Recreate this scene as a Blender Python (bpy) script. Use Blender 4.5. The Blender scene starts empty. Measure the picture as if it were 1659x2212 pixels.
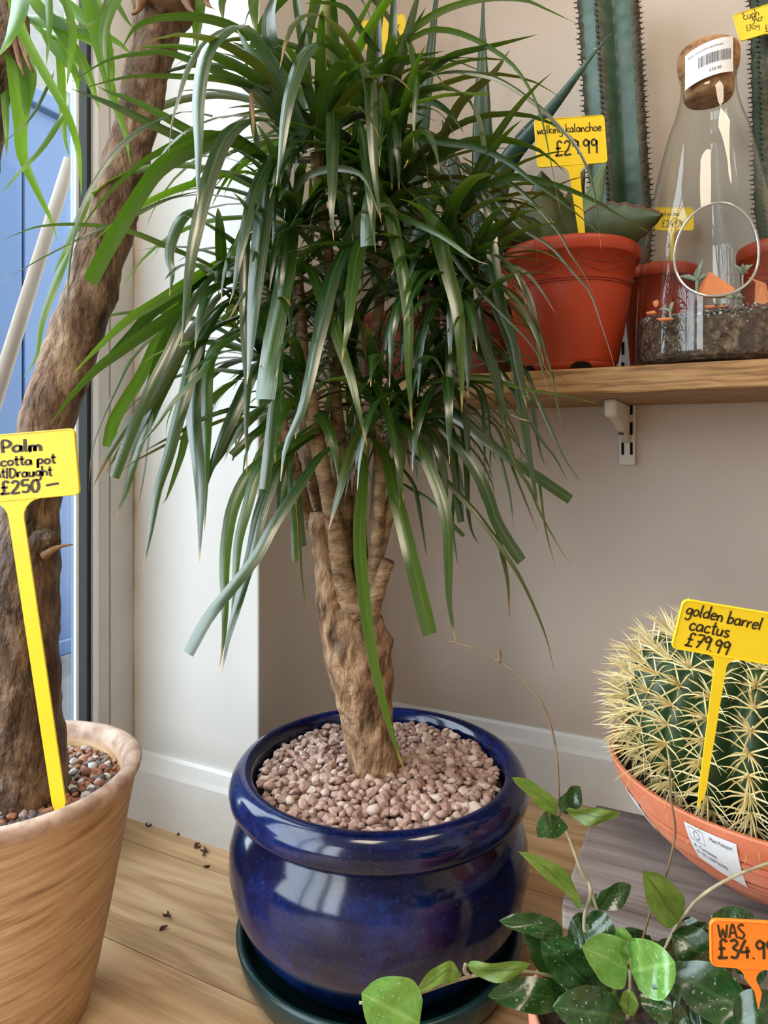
import bpy, bmesh, math, random
from mathutils import Vector, Matrix, Euler, noise

# ------------------------------------------------------------------ camera, world, light
F, HY, CX, HC = 1466.0, 970.0, 829.5, 0.78      # focal length, horizon row, centre column (px of 1659x2212), eye height (m)
TH = math.radians(26.5)                          # the back wall is turned this much to the picture plane
scene = bpy.context.scene
cam_d = bpy.data.cameras.new('camera')
cam_d.sensor_fit = 'VERTICAL'; cam_d.sensor_height = 36.0
cam_d.lens = F / 2212 * 36.0
cam_d.shift_y = (HY - 1106) / 2212
cam_d.clip_start = 0.02
cam = bpy.data.objects.new('camera', cam_d); scene.collection.objects.link(cam)
cam.location = (0, 0, HC); cam.rotation_euler = (math.pi / 2, 0, 0)
scene.camera = cam
world = bpy.data.worlds.new('world'); scene.world = world; world.use_nodes = True
bg = world.node_tree.nodes['Background']
bg.inputs['Color'].default_value = (0.86, 0.93, 1.0, 1); bg.inputs['Strength'].default_value = 9.0
vs = scene.view_settings
vs.view_transform = 'Standard'; vs.look = 'None'; vs.gamma = 1.0; vs.use_curve_mapping = False; vs.exposure = -0.02

C = scene.collection
D_ = Vector((math.cos(TH), -math.sin(TH), 0)); N_ = Vector((math.sin(TH), math.cos(TH), 0))
def L(u, v, z=0.0): return D_ * u + N_ * v + Vector((0, 0, z))          # room coordinates: along the back wall, into it, up
def W(px, py, Y): return Vector(((px - CX) / F * Y, Y, HC - (py - HY) / F * Y))
def Yv(px, v):                                                          # depth at which the ray of column px meets the plane v
    a = (px - CX) / F
    return v / (a * N_.x + N_.y)
def Wf(px, py, z):                                                      # the point of height z seen at this pixel
    return W(px, py, F * (HC - z) / (py - HY))
def uv_of(p): return p.x * D_.x + p.y * D_.y, p.x * N_.x + p.y * N_.y

def add_light(name, kind, loc, energy, color, size=None, size_y=None, rot=None, portal=False):
    d = bpy.data.lights.new(name, kind); d.energy = energy; d.color = color
    if kind == 'AREA':
        d.shape = 'RECTANGLE'; d.size = size; d.size_y = size_y or size
        if portal: d.cycles.is_portal = True
    o = bpy.data.objects.new(name, d); C.objects.link(o); o.location = loc
    if rot is not None: o.rotation_euler = rot
    return o
WU, WV0, WV1, WZ0, WZ1 = -1.13, -2.15, 0.92, 0.2, 2.45                    # shop window opening
add_light('window_portal', 'AREA', L(WU - 0.06, (WV0 + WV1) / 2, (WZ0 + WZ1) / 2), 1, (1, 1, 1), WV1 - WV0, WZ1 - WZ0,
          (Matrix.Rotation(-TH, 4, 'Z') @ Matrix.Rotation(-math.pi / 2, 4, 'Y') @ Matrix.Rotation(math.pi / 2, 4, 'Z')).to_euler(), True)
FV, FU0, FU1, FZ0, FZ1 = -2.3, -1.05, -0.45, 0.3, 2.45                     # glazed shop door and front window behind the viewer
add_light('front_portal', 'AREA', L((FU0 + FU1) / 2, FV - 0.02, (FZ0 + FZ1) / 2), 1, (1, 1, 1), FU1 - FU0, FZ1 - FZ0, (Matrix.Rotation(-TH, 4, 'Z') @ Matrix.Rotation(math.pi / 2, 4, 'X')).to_euler(), True)
for lu, lv in ((-0.15, -0.35), (0.9, 0.55)):
    add_light('warm_fill_light', 'AREA', L(lu, lv, 2.66), 18, (1.0, 0.84, 0.66), 0.6, 0.6, (0, 0, -TH))  # unseen warm fill lights, added under the ceiling to brighten the room

# ------------------------------------------------------------------ helpers
class MB:
    def __init__(s): s.v = []; s.f = []; s.uv = []; s.m = []; s.useuv = False
    def add(s, vs_, fs, uvs=None, mi=0):
        b = len(s.v); s.v.extend([tuple(x) for x in vs_])
        for i, fc in enumerate(fs):
            s.f.append([b + k for k in fc]); s.m.append(mi)
            if uvs: s.uv.append([uvs[k] for k in fc]); s.useuv = True
            else: s.uv.append([(0, 0)] * len(fc))
        return b
    def box(s, c, h, rot=None, mi=0):
        P = []
        for sx in (-1, 1):
            for sy in (-1, 1):
                for sz in (-1, 1):
                    p = Vector((sx * h[0], sy * h[1], sz * h[2]))
                    if rot is not None: p = rot @ p
                    P.append(p + Vector(c))
        s.add(P, [(0, 1, 3, 2), (4, 6, 7, 5), (0, 4, 5, 1), (2, 3, 7, 6), (0, 2, 6, 4), (1, 5, 7, 3)], mi=mi)
    def mesh(s, name):
        me = bpy.data.meshes.new(name); me.from_pydata(s.v, [], s.f)
        if s.useuv:
            l = me.uv_layers.new(name='UVMap'); i = 0
            for fc in s.uv:
                for q in fc: l.data[i].uv = q; i += 1
        me.polygons.foreach_set('material_index', s.m)
        return me
def obj(name, mb, mats, parent=None, smooth=False, loc=None, rot=None):
    me = mb.mesh(name) if isinstance(mb, MB) else mb
    if not isinstance(mats, (list, tuple)): mats = [mats]
    if len(me.materials) == 0:
        for m in mats: me.materials.append(m)
    if smooth: me.polygons.foreach_set('use_smooth', [True] * len(me.polygons))
    o = bpy.data.objects.new(name, me); C.objects.link(o)
    if parent: o.parent = parent
    if loc is not None: o.location = loc
    if rot is not None: o.rotation_euler = rot
    return o
def recentre(o):                                                       # origin to the foot of the thing
    me = o.data; xs = [v.co for v in me.vertices]
    c = Vector((sum(v.x for v in xs) / len(xs), sum(v.y for v in xs) / len(xs), min(v.z for v in xs)))
    for v in me.vertices: v.co -= c
    o.location = c
def thing(name, label, cat, loc=(0, 0, 0), group=None):
    o = bpy.data.objects.new(name, None); C.objects.link(o); o.location = loc
    o.empty_display_size = 0.05; o['label'] = label; o['category'] = cat
    if group: o['group'] = group
    return o
def tag(o, label, cat, group=None):
    o['label'] = label; o['category'] = cat
    if group: o['group'] = group
    return o
def part(name, mb, mats, parent, smooth=False):                        # world-space mesh under a thing that stands at its foot
    o = obj(name, mb, mats, None, smooth); o.parent = parent
    loc = parent.location.copy(); q = parent.parent
    while q: loc += q.location; q = q.parent
    o.data.transform(Matrix.Translation(-loc))
    return o
def struct(o, label=None, cat=None):
    o['kind'] = 'structure'
    if label: o['label'] = label
    if cat: o['category'] = cat
    return o
def spline(pts, n):                                                    # Catmull-Rom through pts
    pts = [Vector(p) for p in pts]
    if len(pts) == 2: return [pts[0].lerp(pts[1], i / n) for i in range(n + 1)]
    ls = [0.0]
    for a, b in zip(pts, pts[1:]): ls.append(ls[-1] + max(1e-9, (b - a).length))
    out = []
    for i in range(n + 1):
        s = ls[-1] * i / n; k = 0
        while k < len(pts) - 2 and s > ls[k + 1]: k += 1
        t = (s - ls[k]) / (ls[k + 1] - ls[k])
        p1, p2 = pts[k], pts[k + 1]
        p0 = pts[k - 1] if k > 0 else p1 * 2 - p2
        p3 = pts[k + 2] if k + 2 < len(pts) else p2 * 2 - p1
        out.append(0.5 * (2 * p1 + (p2 - p0) * t + (2 * p0 - 5 * p1 + 4 * p2 - p3) * t * t + (3 * p1 - p0 - 3 * p2 + p3) * t ** 3))
    return out
def lerp_list(a, t):
    x = t * (len(a) - 1); k = min(int(x), len(a) - 2); return a[k] + (a[k + 1] - a[k]) * (x - k)
def tube(mb, pts, radii, seg=8, n=None, amp=0.0, fr=30.0, caps=True, mi=0, seed=0.0):
    n = n or max(2, (len(pts) - 1) * 4)
    P = spline(pts, n); T = []
    for i in range(n + 1): T.append((P[min(i + 1, n)] - P[max(i - 1, 0)]).normalized())
    nor = T[0].orthogonal().normalized(); vs_ = []; uvs = []
    for i in range(n + 1):
        nor = (nor - T[i] * nor.dot(T[i])).normalized(); bi = T[i].cross(nor)
        r = lerp_list(radii, i / n)
        for k in range(seg):
            a = 2 * math.pi * k / seg; d = nor * math.cos(a) + bi * math.sin(a); p = P[i] + d * r
            if amp: p = p + d * (amp * noise.noise(p * fr + Vector((seed, 0, 0))) + 0.4 * amp * noise.noise(p * fr * 2.7))
            vs_.append(p); uvs.append((k / seg, i / n))
    fs = []
    for i in range(n):
        for k in range(seg):
            a = i * seg + k; b = i * seg + (k + 1) % seg
            fs.append((a, b, b + seg, a + seg))
    if caps: fs.append(tuple(range(seg - 1, -1, -1))); fs.append(tuple(n * seg + k for k in range(seg)))
    mb.add(vs_, fs, uvs, mi)
def lathe(mb, prof, c=(0, 0, 0), seg=64, mi=0, closed=False, fn=None, a0=0.0, a1=2 * math.pi):
    full = abs(a1 - a0 - 2 * math.pi) < 1e-6; cols = seg if full else seg + 1
    vs_ = []; uvs = []
    for j, (r, z) in enumerate(prof):
        for k in range(cols):
            a = a0 + (a1 - a0) * k / seg
            rr, zz = fn(a, r, z) if fn else (r, z)
            vs_.append((c[0] + rr * math.cos(a), c[1] + rr * math.sin(a), c[2] + zz)); uvs.append((k / seg, j / max(1, len(prof) - 1)))
    fs = []
    for j in range(len(prof) - 1 + (1 if closed else 0)):
        j2 = (j + 1) % len(prof)
        for k in range(seg):
            k2 = (k + 1) % cols
            fs.append((j * cols + k, j * cols + k2, j2 * cols + k2, j2 * cols + k))
    mb.add(vs_, fs, uvs, mi)
def disc(mb, c, r, seg=48, mi=0, zf=None, rings=6):
    prof = [(r * (1 - i / rings) + 1e-4, 0) for i in range(rings + 1)]
    lathe(mb, prof, c, seg, mi, fn=(lambda a, rr, z: (rr, zf(a, rr))) if zf else None)
def bevel(o, w, seg=2):
    m = o.modifiers.new('bevel', 'BEVEL'); m.width = w; m.segments = seg; m.limit_method = 'ANGLE'; m.angle_limit = math.radians(40)
    return o

# ------------------------------------------------------------------ materials
def newmat(name):
    m = bpy.data.materials.new(name); m.use_nodes = True
    return m, m.node_tree.nodes, m.node_tree.links, m.node_tree.nodes['Principled BSDF']
def ramp(nodes, stops):
    r = nodes.new('ShaderNodeValToRGB'); e = r.color_ramp.elements
    while len(e) < len(stops): e.new(0.5)
    for i, (p, c) in enumerate(stops): e[i].position = p; e[i].color = (*c, 1) if len(c) == 3 else c
    return r
def mapping(nodes, links, coord='Object', scale=(1, 1, 1), rot=(0, 0, 0)):
    tc = nodes.new('ShaderNodeTexCoord'); mp = nodes.new('ShaderNodeMapping')
    mp.inputs['Scale'].default_value = scale; mp.inputs['Rotation'].default_value = rot
    links.new(tc.outputs[coord], mp.inputs['Vector']); return mp
def noisy(name, cols, scale=20, rough=0.6, bump=0.0, stretch=(1, 1, 1), detail=6, spec=0.5, bscale=None, coat=0.0, coord='Object', dist=0.0, bdist=0.004):
    m, n, l, b = newmat(name)
    mp = mapping(n, l, coord, stretch)
    t = n.new('ShaderNodeTexNoise'); t.inputs['Scale'].default_value = scale; t.inputs['Detail'].default_value = detail
    t.inputs['Distortion'].default_value = dist; t.inputs['Roughness'].default_value = 0.62
    l.new(mp.outputs['Vector'], t.inputs['Vector'])
    k = len(cols) - 1
    r = ramp(n, [(0.32 + 0.36 * i / max(1, k), c) for i, c in enumerate(cols)])
    l.new(t.outputs['Fac'], r.inputs['Fac']); l.new(r.outputs['Color'], b.inputs['Base Color'])
    b.inputs['Roughness'].default_value = rough; b.inputs['Specular IOR Level'].default_value = spec
    if coat: b.inputs['Coat Weight'].default_value = coat; b.inputs['Coat Roughness'].default_value = 0.05
    if bump:
        t2 = n.new('ShaderNodeTexNoise'); t2.inputs['Scale'].default_value = bscale or scale * 2; t2.inputs['Detail'].default_value = 6
        l.new(mp.outputs['Vector'], t2.inputs['Vector'])
        bp = n.new('ShaderNodeBump'); bp.inputs['Strength'].default_value = bump; bp.inputs['Distance'].default_value = bdist
        l.new(t2.outputs['Fac'], bp.inputs['Height']); l.new(bp.outputs['Normal'], b.inputs['Normal'])
    return m
def plain(name, col, rough=0.5, spec=0.5, metal=0.0):
    m, n, l, b = newmat(name); b.inputs['Base Color'].default_value = (*col, 1); b.inputs['Roughness'].default_value = rough
    b.inputs['Specular IOR Level'].default_value = spec; b.inputs['Metallic'].default_value = metal
    return m
def wood(name, cols, axis=0, scale=3.0, rough=0.45, ring=14, dist=3.0, bump=0.15, spec=0.4):
    m, n, l, b = newmat(name)
    tc = n.new('ShaderNodeTexCoord'); oi = n.new('ShaderNodeObjectInfo')
    add = n.new('ShaderNodeVectorMath'); add.operation = 'ADD'
    cmb = n.new('ShaderNodeVectorMath'); cmb.operation = 'SCALE'; cmb.inputs[0].default_value = (7.3, 3.1, 11.7)
    l.new(oi.outputs['Random'], cmb.inputs['Scale']); l.new(tc.outputs['Object'], add.inputs[0]); l.new(cmb.outputs['Vector'], add.inputs[1])
    mp = n.new('ShaderNodeMapping'); sc = [scale] * 3; sc[axis] = scale * 0.09; mp.inputs['Scale'].default_value = sc
    l.new(add.outputs['Vector'], mp.inputs['Vector'])
    t = n.new('ShaderNodeTexNoise'); t.inputs['Scale'].default_value = 2.2; t.inputs['Detail'].default_value = 3; l.new(mp.outputs['Vector'], t.inputs['Vector'])
    mul = n.new('ShaderNodeMath'); mul.operation = 'MULTIPLY'; mul.inputs[1].default_value = ring; l.new(t.outputs['Fac'], mul.inputs[0])
    fr = n.new('ShaderNodeMath'); fr.operation = 'PINGPONG'; fr.inputs[1].default_value = 1.0; l.new(mul.outputs[0], fr.inputs[0])
    mp2 = n.new('ShaderNodeMapping'); s2 = [260] * 3; s2[axis] = 6; mp2.inputs['Scale'].default_value = s2; l.new(add.outputs['Vector'], mp2.inputs['Vector'])
    t2 = n.new('ShaderNodeTexNoise'); t2.inputs['Scale'].default_value = 1.0; t2.inputs['Detail'].default_value = 3; l.new(mp2.outputs['Vector'], t2.inputs['Vector'])
    mx = n.new('ShaderNodeMath'); mx.operation = 'MULTIPLY_ADD'; mx.inputs[1].default_value = 0.5; l.new(t2.outputs['Fac'], mx.inputs[0])
    h = n.new('ShaderNodeMath'); h.operation = 'MULTIPLY'; h.inputs[1].default_value = 0.5; l.new(fr.outputs[0], h.inputs[0]); l.new(h.outputs[0], mx.inputs[2])
    k = len(cols) - 1
    r = ramp(n, [(0.12 + 0.7 * i / k, c) for i, c in enumerate(cols)]); l.new(mx.outputs[0], r.inputs['Fac'])
    hs = n.new('ShaderNodeHueSaturation'); vmul = n.new('ShaderNodeMath'); vmul.operation = 'MULTIPLY_ADD'; vmul.inputs[1].default_value = 0.22; vmul.inputs[2].default_value = 0.89
    l.new(oi.outputs['Random'], vmul.inputs[0]); l.new(vmul.outputs[0], hs.inputs['Value']); l.new(r.outputs['Color'], hs.inputs['Color'])
    l.new(hs.outputs['Color'], b.inputs['Base Color'])
    b.inputs['Roughness'].default_value = rough; b.inputs['Specular IOR Level'].default_value = spec
    bp = n.new('ShaderNodeBump'); bp.inputs['Strength'].default_value = bump; bp.inputs['Distance'].default_value = 0.002
    l.new(mx.outputs[0], bp.inputs['Height']); l.new(bp.outputs['Normal'], b.inputs['Normal'])
    return m
def thin_glass(name, tint=(1, 1, 1), rough=0.0, ior=1.45, gain=1.0):
    m, n, l, b = newmat(name); n.remove(b); out = n['Material Output']
    tr = n.new('ShaderNodeBsdfTransparent'); tr.inputs['Color'].default_value = (*tint, 1)
    gl = n.new('ShaderNodeBsdfGlossy'); gl.inputs['Roughness'].default_value = rough
    fr = n.new('ShaderNodeLayerWeight'); fr.inputs['Blend'].default_value = 0.5
    pw = n.new('ShaderNodeMath'); pw.operation = 'POWER'; pw.inputs[1].default_value = 5.0; l.new(fr.outputs['Facing'], pw.inputs[0])
    g = n.new('ShaderNodeMath'); g.operation = 'MULTIPLY_ADD'; g.inputs[1].default_value = 0.7 * gain; g.inputs[2].default_value = 0.045 * gain; g.use_clamp = True
    l.new(pw.outputs[0], g.inputs[0])
    mx = n.new('ShaderNodeMixShader'); l.new(g.outputs[0], mx.inputs['Fac']); l.new(tr.outputs[0], mx.inputs[1]); l.new(gl.outputs[0], mx.inputs[2])
    l.new(mx.outputs[0], out.inputs['Surface']); return m
def leafmat(name, dark, light, mid, tip, trans=(0.25, 0.5, 0.05), tw=0.25, rough=0.3, spec=0.6, tipat=0.95, stripes=True, speck=None, val=0.35):
    m, n, l, b = newmat(name); out = n['Material Output']
    uv = n.new('ShaderNodeUVMap'); sp = n.new('ShaderNodeSeparateXYZ'); l.new(uv.outputs['UV'], sp.inputs[0])
    oi = n.new('ShaderNodeObjectInfo')
    mp = n.new('ShaderNodeMapping'); mp.inputs['Scale'].default_value = (9, 1.2, 1) if stripes else (5, 5, 1); l.new(uv.outputs['UV'], mp.inputs['Vector'])
    l.new(oi.outputs['Random'], mp.inputs['Location'])
    t = n.new('ShaderNodeTexNoise'); t.inputs['Scale'].default_value = 1.6; t.inputs['Detail'].default_value = 4; l.new(mp.outputs['Vector'], t.inputs['Vector'])
    r = ramp(n, [(0.35, dark), (0.65, light)]); l.new(t.outputs['Fac'], r.inputs['Fac'])
    sx = sp.outputs['X']
    rm = ramp(n, [(0.0, (0.55,) * 3), (0.04, (0,) * 3), (0.44, (0,) * 3), (0.5, (1,) * 3), (0.56, (0,) * 3), (0.96, (0,) * 3), (1.0, (0.55,) * 3)]); l.new(sx, rm.inputs['Fac'])
    mx = n.new('ShaderNodeMix'); mx.data_type = 'RGBA'; mx.inputs[7].default_value = (*mid, 1); l.new(rm.outputs['Color'], mx.inputs[0]); l.new(r.outputs['Color'], mx.inputs[6])
    col = mx.outputs[2]
    if speck:
        tcs = n.new('ShaderNodeMapping'); tcs.inputs['Scale'].default_value = (14, 22, 1); l.new(uv.outputs['UV'], tcs.inputs['Vector']); l.new(oi.outputs['Random'], tcs.inputs['Location'])
        vo = n.new('ShaderNodeTexNoise'); vo.inputs['Scale'].default_value = 1.0; vo.inputs['Detail'].default_value = 2; l.new(tcs.outputs['Vector'], vo.inputs['Vector'])
        rs = ramp(n, [(0.665, (0,) * 3), (0.72, (0.8,) * 3)]); l.new(vo.outputs['Fac'], rs.inputs['Fac'])
        m2 = n.new('ShaderNodeMix'); m2.data_type = 'RGBA'; m2.inputs[7].default_value = (*speck, 1); l.new(rs.outputs['Color'], m2.inputs[0]); l.new(col, m2.inputs[6]); col = m2.outputs[2]
    hs = n.new('ShaderNodeHueSaturation'); vm = n.new('ShaderNodeMath'); vm.operation = 'MULTIPLY_ADD'; vm.inputs[1].default_value = val; vm.inputs[2].default_value = 1 - val / 2
    l.new(oi.outputs['Random'], vm.inputs[0]); l.new(vm.outputs[0], hs.inputs['Value']); l.new(col, hs.inputs['Color']); col = hs.outputs['Color']
    if tip:
        rt = ramp(n, [(tipat, (0,) * 3), (min(0.999, tipat + 0.03), (1,) * 3)]); l.new(sp.outputs['Y'], rt.inputs['Fac'])
        m3 = n.new('ShaderNodeMix'); m3.data_type = 'RGBA'; m3.inputs[7].default_value = (*tip, 1); l.new(rt.outputs['Color'], m3.inputs[0]); l.new(col, m3.inputs[6]); col = m3.outputs[2]
    if stripes: b.inputs['Coat Weight'].default_value = 0.35; b.inputs['Coat Roughness'].default_value = 0.22
    l.new(col, b.inputs['Base Color']); b.inputs['Roughness'].default_value = rough; b.inputs['Specular IOR Level'].default_value = spec
    if stripes:
        bp = n.new('ShaderNodeBump'); bp.inputs['Strength'].default_value = 0.25; bp.inputs['Distance'].default_value = 0.001
        l.new(t.outputs['Fac'], bp.inputs['Height']); l.new(bp.outputs['Normal'], b.inputs['Normal'])
    tl = n.new('ShaderNodeBsdfTranslucent'); tl.inputs['Color'].default_value = (*trans, 1)
    ms = n.new('ShaderNodeMixShader'); ms.inputs['Fac'].default_value = tw; l.new(b.outputs[0], ms.inputs[1]); l.new(tl.outputs[0], ms.inputs[2])
    l.new(ms.outputs[0], out.inputs['Surface']); return m
M = {}
M['wall'] = noisy('wall_paint', [(0.53, 0.44, 0.36), (0.57, 0.48, 0.40)], 3, 0.38, 0.05, bscale=60, spec=0.4)
M['pillar'] = noisy('pillar_paint', [(0.66, 0.64, 0.61), (0.72, 0.70, 0.67)], 3, 0.4, 0.05, bscale=60, spec=0.4)
def pillar_mat():
    m, n, l, b = newmat('pillar_paint_dirty'); tc = n.new('ShaderNodeTexCoord'); sp = n.new('ShaderNodeSeparateXYZ'); l.new(tc.outputs['Object'], sp.inputs[0])
    mr = n.new('ShaderNodeMapRange'); mr.inputs['From Min'].default_value = -1.128; mr.inputs['From Max'].default_value = -1.07; mr.inputs['To Min'].default_value = 1.0; mr.inputs['To Max'].default_value = 0.0; l.new(sp.outputs['X'], mr.inputs['Value'])
    t = n.new('ShaderNodeTexNoise'); t.inputs['Scale'].default_value = 7; t.inputs['Detail'].default_value = 7; l.new(tc.outputs['Object'], t.inputs[0])
    pw = n.new('ShaderNodeMath'); pw.operation = 'POWER'; pw.inputs[1].default_value = 2.5; l.new(mr.outputs[0], pw.inputs[0])
    mu = n.new('ShaderNodeMath'); mu.operation = 'MULTIPLY'; l.new(pw.outputs[0], mu.inputs[0]); l.new(t.outputs['Fac'], mu.inputs[1])
    r = ramp(n, [(0.06, (0.63, 0.615, 0.585)), (0.45, (0.52, 0.43, 0.33)), (0.75, (0.22, 0.14, 0.09))]); l.new(mu.outputs[0], r.inputs['Fac'])
    l.new(r.outputs['Color'], b.inputs['Base Color']); b.inputs['Roughness'].default_value = 0.42; b.inputs['Specular IOR Level'].default_value = 0.4
    return m
M['pillar'] = pillar_mat()
M['skirt'] = noisy('skirting_gloss', [(0.66, 0.65, 0.62), (0.72, 0.71, 0.69)], 9, 0.3, 0.02, spec=0.5)
M['ceiling'] = plain('ceiling_paint', (0.72, 0.70, 0.66), 0.8)
M['frame_white'] = noisy('frame_white', [(0.62, 0.60, 0.57), (0.70, 0.69, 0.66)], 5, 0.35, 0.02)
M['bead'] = plain('bead_white', (0.85, 0.87, 0.88), 0.3)
M['frame_dark'] = plain('frame_blue_grey', (0.10, 0.15, 0.19), 0.3)
M['gasket'] = plain('gasket_dark', (0.015, 0.022, 0.04), 0.4)
M['floor'] = wood('floor_oak', [(0.30, 0.17, 0.075), (0.46, 0.295, 0.15), (0.58, 0.40, 0.225)], 0, 5.0, 0.42, 11, bump=0.08)
M['joint'] = plain('floor_joint', (0.05, 0.03, 0.015), 0.8)
M['pine'] = wood('shelf_pine', [(0.10, 0.042, 0.012), (0.29, 0.155, 0.055), (0.40, 0.24, 0.10)], 0, 16.0, 0.55, 14, bump=0.2)
M['grey_wood'] = wood('bench_wood', [(0.06, 0.048, 0.045), (0.17, 0.14, 0.128), (0.30, 0.26, 0.24)], 0, 6.0, 0.5, 8, bump=0.2)
M['dark_wood'] = wood('bench_panel_wood', [(0.035, 0.02, 0.02), (0.11, 0.06, 0.05)], 0, 6.0, 0.7, 8)
M['glass'] = thin_glass('window_glass', (0.93, 0.96, 0.97), 0.0, 1.4)
M['bottle'] = thin_glass('bottle_glass', (0.93, 0.955, 0.94), 0.01, 1.5, 1.25)
M['pavement'] = noisy('pavement', [(0.05, 0.05, 0.05), (0.09, 0.088, 0.085)], 14, 0.9, 0.2)
M['blue_panel'] = noisy('blue_panel', [(0.0004, 0.030, 0.095), (0.0008, 0.038, 0.115)], 3, 0.45, 0.05)
M['reflection_tone'] = wood('trunk_reflection', [(0.26, 0.20, 0.15), (0.36, 0.30, 0.25)], 2, 4.0, 0.7, 4)  # colour of the trunk's reflection in the window, put on a solid rod
M['render'] = noisy('house_render', [(0.085, 0.08, 0.07), (0.115, 0.108, 0.096)], 4, 0.9, 0.2)
M['blue_glaze'] = None
M['gasketw'] = plain('white_plastic', (0.66, 0.62, 0.56), 0.4)
M['slot'] = plain('slot_dark', (0.012, 0.008, 0.006), 0.9, 0.05)
M['ink'] = plain('marker_ink', (0.035, 0.022, 0.006), 0.5)
M['print'] = plain('print_ink', (0.03, 0.03, 0.035), 0.6)
M['paper'] = plain('paper_white', (0.78, 0.79, 0.82), 0.5)
M['yellow'] = noisy('yellow_plastic', [(0.86, 0.60, 0.012), (0.92, 0.68, 0.02)], 12, 0.38)
M['orange'] = noisy('orange_plastic', [(0.90, 0.20, 0.015), (0.95, 0.24, 0.02)], 12, 0.38)
M['bark'] = noisy('dracaena_bark', [(0.05, 0.026, 0.014), (0.24, 0.14, 0.075), (0.50, 0.33, 0.20)], 42, 0.75, 1.0, (1, 1, 0.5), 10, 0.3, 90, bdist=0.012, dist=0.6)
M['stem'] = noisy('dracaena_stem', [(0.10, 0.058, 0.033), (0.29, 0.185, 0.105), (0.46, 0.32, 0.20)], 30, 0.7, 1.0, (1, 1, 2.4), 9, 0.3, 80, bdist=0.008)
M['greenstem'] = noisy('green_stem', [(0.12, 0.14, 0.03), (0.25, 0.26, 0.08)], 30, 0.6, 0.3)
M['cut'] = plain('cut_wood', (0.07, 0.03, 0.02), 0.8)
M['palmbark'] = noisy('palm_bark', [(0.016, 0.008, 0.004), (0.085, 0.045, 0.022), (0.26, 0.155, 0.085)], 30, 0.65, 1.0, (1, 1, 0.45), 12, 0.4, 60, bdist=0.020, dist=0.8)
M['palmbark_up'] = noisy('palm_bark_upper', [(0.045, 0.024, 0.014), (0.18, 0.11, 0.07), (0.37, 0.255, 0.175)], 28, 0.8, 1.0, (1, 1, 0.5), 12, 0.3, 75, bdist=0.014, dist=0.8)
M['fibre'] = noisy('dry_fibre', [(0.10, 0.045, 0.02), (0.28, 0.14, 0.06)], 30, 0.8, 0.4)
M['dleaf'] = leafmat('dracaena_leaf', (0.004, 0.020, 0.004), (0.016, 0.052, 0.009), (0.045, 0.11, 0.024), (0.42, 0.26, 0.09), (0.20, 0.40, 0.015), 0.14, 0.24, 1.0)
M['dleaf_y'] = leafmat('dracaena_leaf_light', (0.014, 0.048, 0.006), (0.040, 0.095, 0.014), (0.08, 0.17, 0.035), (0.45, 0.30, 0.10), (0.26, 0.5, 0.015), 0.24, 0.26, 0.9, 0.93)
M['dleaf_o'] = leafmat('dracaena_leaf_olive', (0.018, 0.034, 0.004), (0.048, 0.066, 0.008), (0.08, 0.10, 0.02), (0.22, 0.10, 0.03), (0.25, 0.30, 0.02), 0.16, 0.3, 0.8, 0.88)
M['dry'] = leafmat('dry_leaf', (0.20, 0.10, 0.04), (0.34, 0.20, 0.09), (0.4, 0.25, 0.1), None, (0.3, 0.2, 0.1), 0.1, 0.6, 0.3)
M['pleaf'] = leafmat('palm_leaf', (0.022, 0.085, 0.010), (0.06, 0.155, 0.02), (0.10, 0.22, 0.04), (0.40, 0.25, 0.09), (0.34, 0.62, 0.03), 0.38, 0.3, 0.65, 0.97)
M['hleaf'] = leafmat('hoya_leaf', (0.008, 0.034, 0.009), (0.020, 0.068, 0.017), (0.035, 0.10, 0.028), None, (0.12, 0.3, 0.03), 0.1, 0.24, 0.8, stripes=False, speck=(0.42, 0.55, 0.36))
M['hleaf_l'] = leafmat('hoya_leaf_young', (0.10, 0.27, 0.045), (0.16, 0.36, 0.07), (0.24, 0.45, 0.13), None, (0.3, 0.6, 0.08), 0.15, 0.22, 0.8, stripes=False, speck=(0.6, 0.72, 0.5))
M['hleaf_u'] = leafmat('hoya_leaf_underside', (0.10, 0.17, 0.025), (0.17, 0.26, 0.05), (0.05, 0.08, 0.01), None, (0.25, 0.45, 0.05), 0.25, 0.4, 0.5, stripes=False)
M['vine'] = noisy('hoya_vine', [(0.20, 0.16, 0.09), (0.42, 0.37, 0.24)], 40, 0.6, 0.2)
M['vine_d'] = noisy('hoya_vine_brown', [(0.09, 0.05, 0.02), (0.20, 0.13, 0.06)], 40, 0.6, 0.2)
M['plastic_red'] = noisy('red_pot_plastic', [(0.36, 0.038, 0.010), (0.40, 0.046, 0.013)], 8, 0.45, 0.03, bscale=300, spec=0.4)
M['plastic_terra'] = noisy('bowl_plastic', [(0.56, 0.155, 0.075), (0.62, 0.19, 0.10), (0.66, 0.27, 0.18)], 16, 0.5, 0.06, spec=0.35)
M['groove'] = plain('pot_groove', (0.20, 0.020, 0.008), 0.6)
M['pot_brown'] = plain('pot_brown', (0.20, 0.045, 0.025), 0.5)
M['soil'] = noisy('soil', [(0.006, 0.004, 0.003), (0.035, 0.022, 0.014), (0.09, 0.06, 0.04)], 90, 0.95, 1.0, bdist=0.008, bscale=160)
M['soil_grit'] = noisy('soil_grit', [(0.02, 0.013, 0.009), (0.085, 0.055, 0.035), (0.26, 0.19, 0.13)], 75, 0.9, 1.0, bdist=0.01, bscale=110)
M['saucer'] = noisy('saucer_green', [(0.004, 0.024, 0.026), (0.008, 0.036, 0.036)], 12, 0.32, 0.04, spec=0.5)
M['cactus'] = noisy('cactus_skin', [(0.010, 0.035, 0.010), (0.03, 0.075, 0.02)], 18, 0.45, 0.1)
M['spine'] = noisy('cactus_spine', [(0.52, 0.38, 0.12), (0.70, 0.58, 0.28), (0.78, 0.70, 0.42)], 40, 0.5, 0.0)
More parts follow.
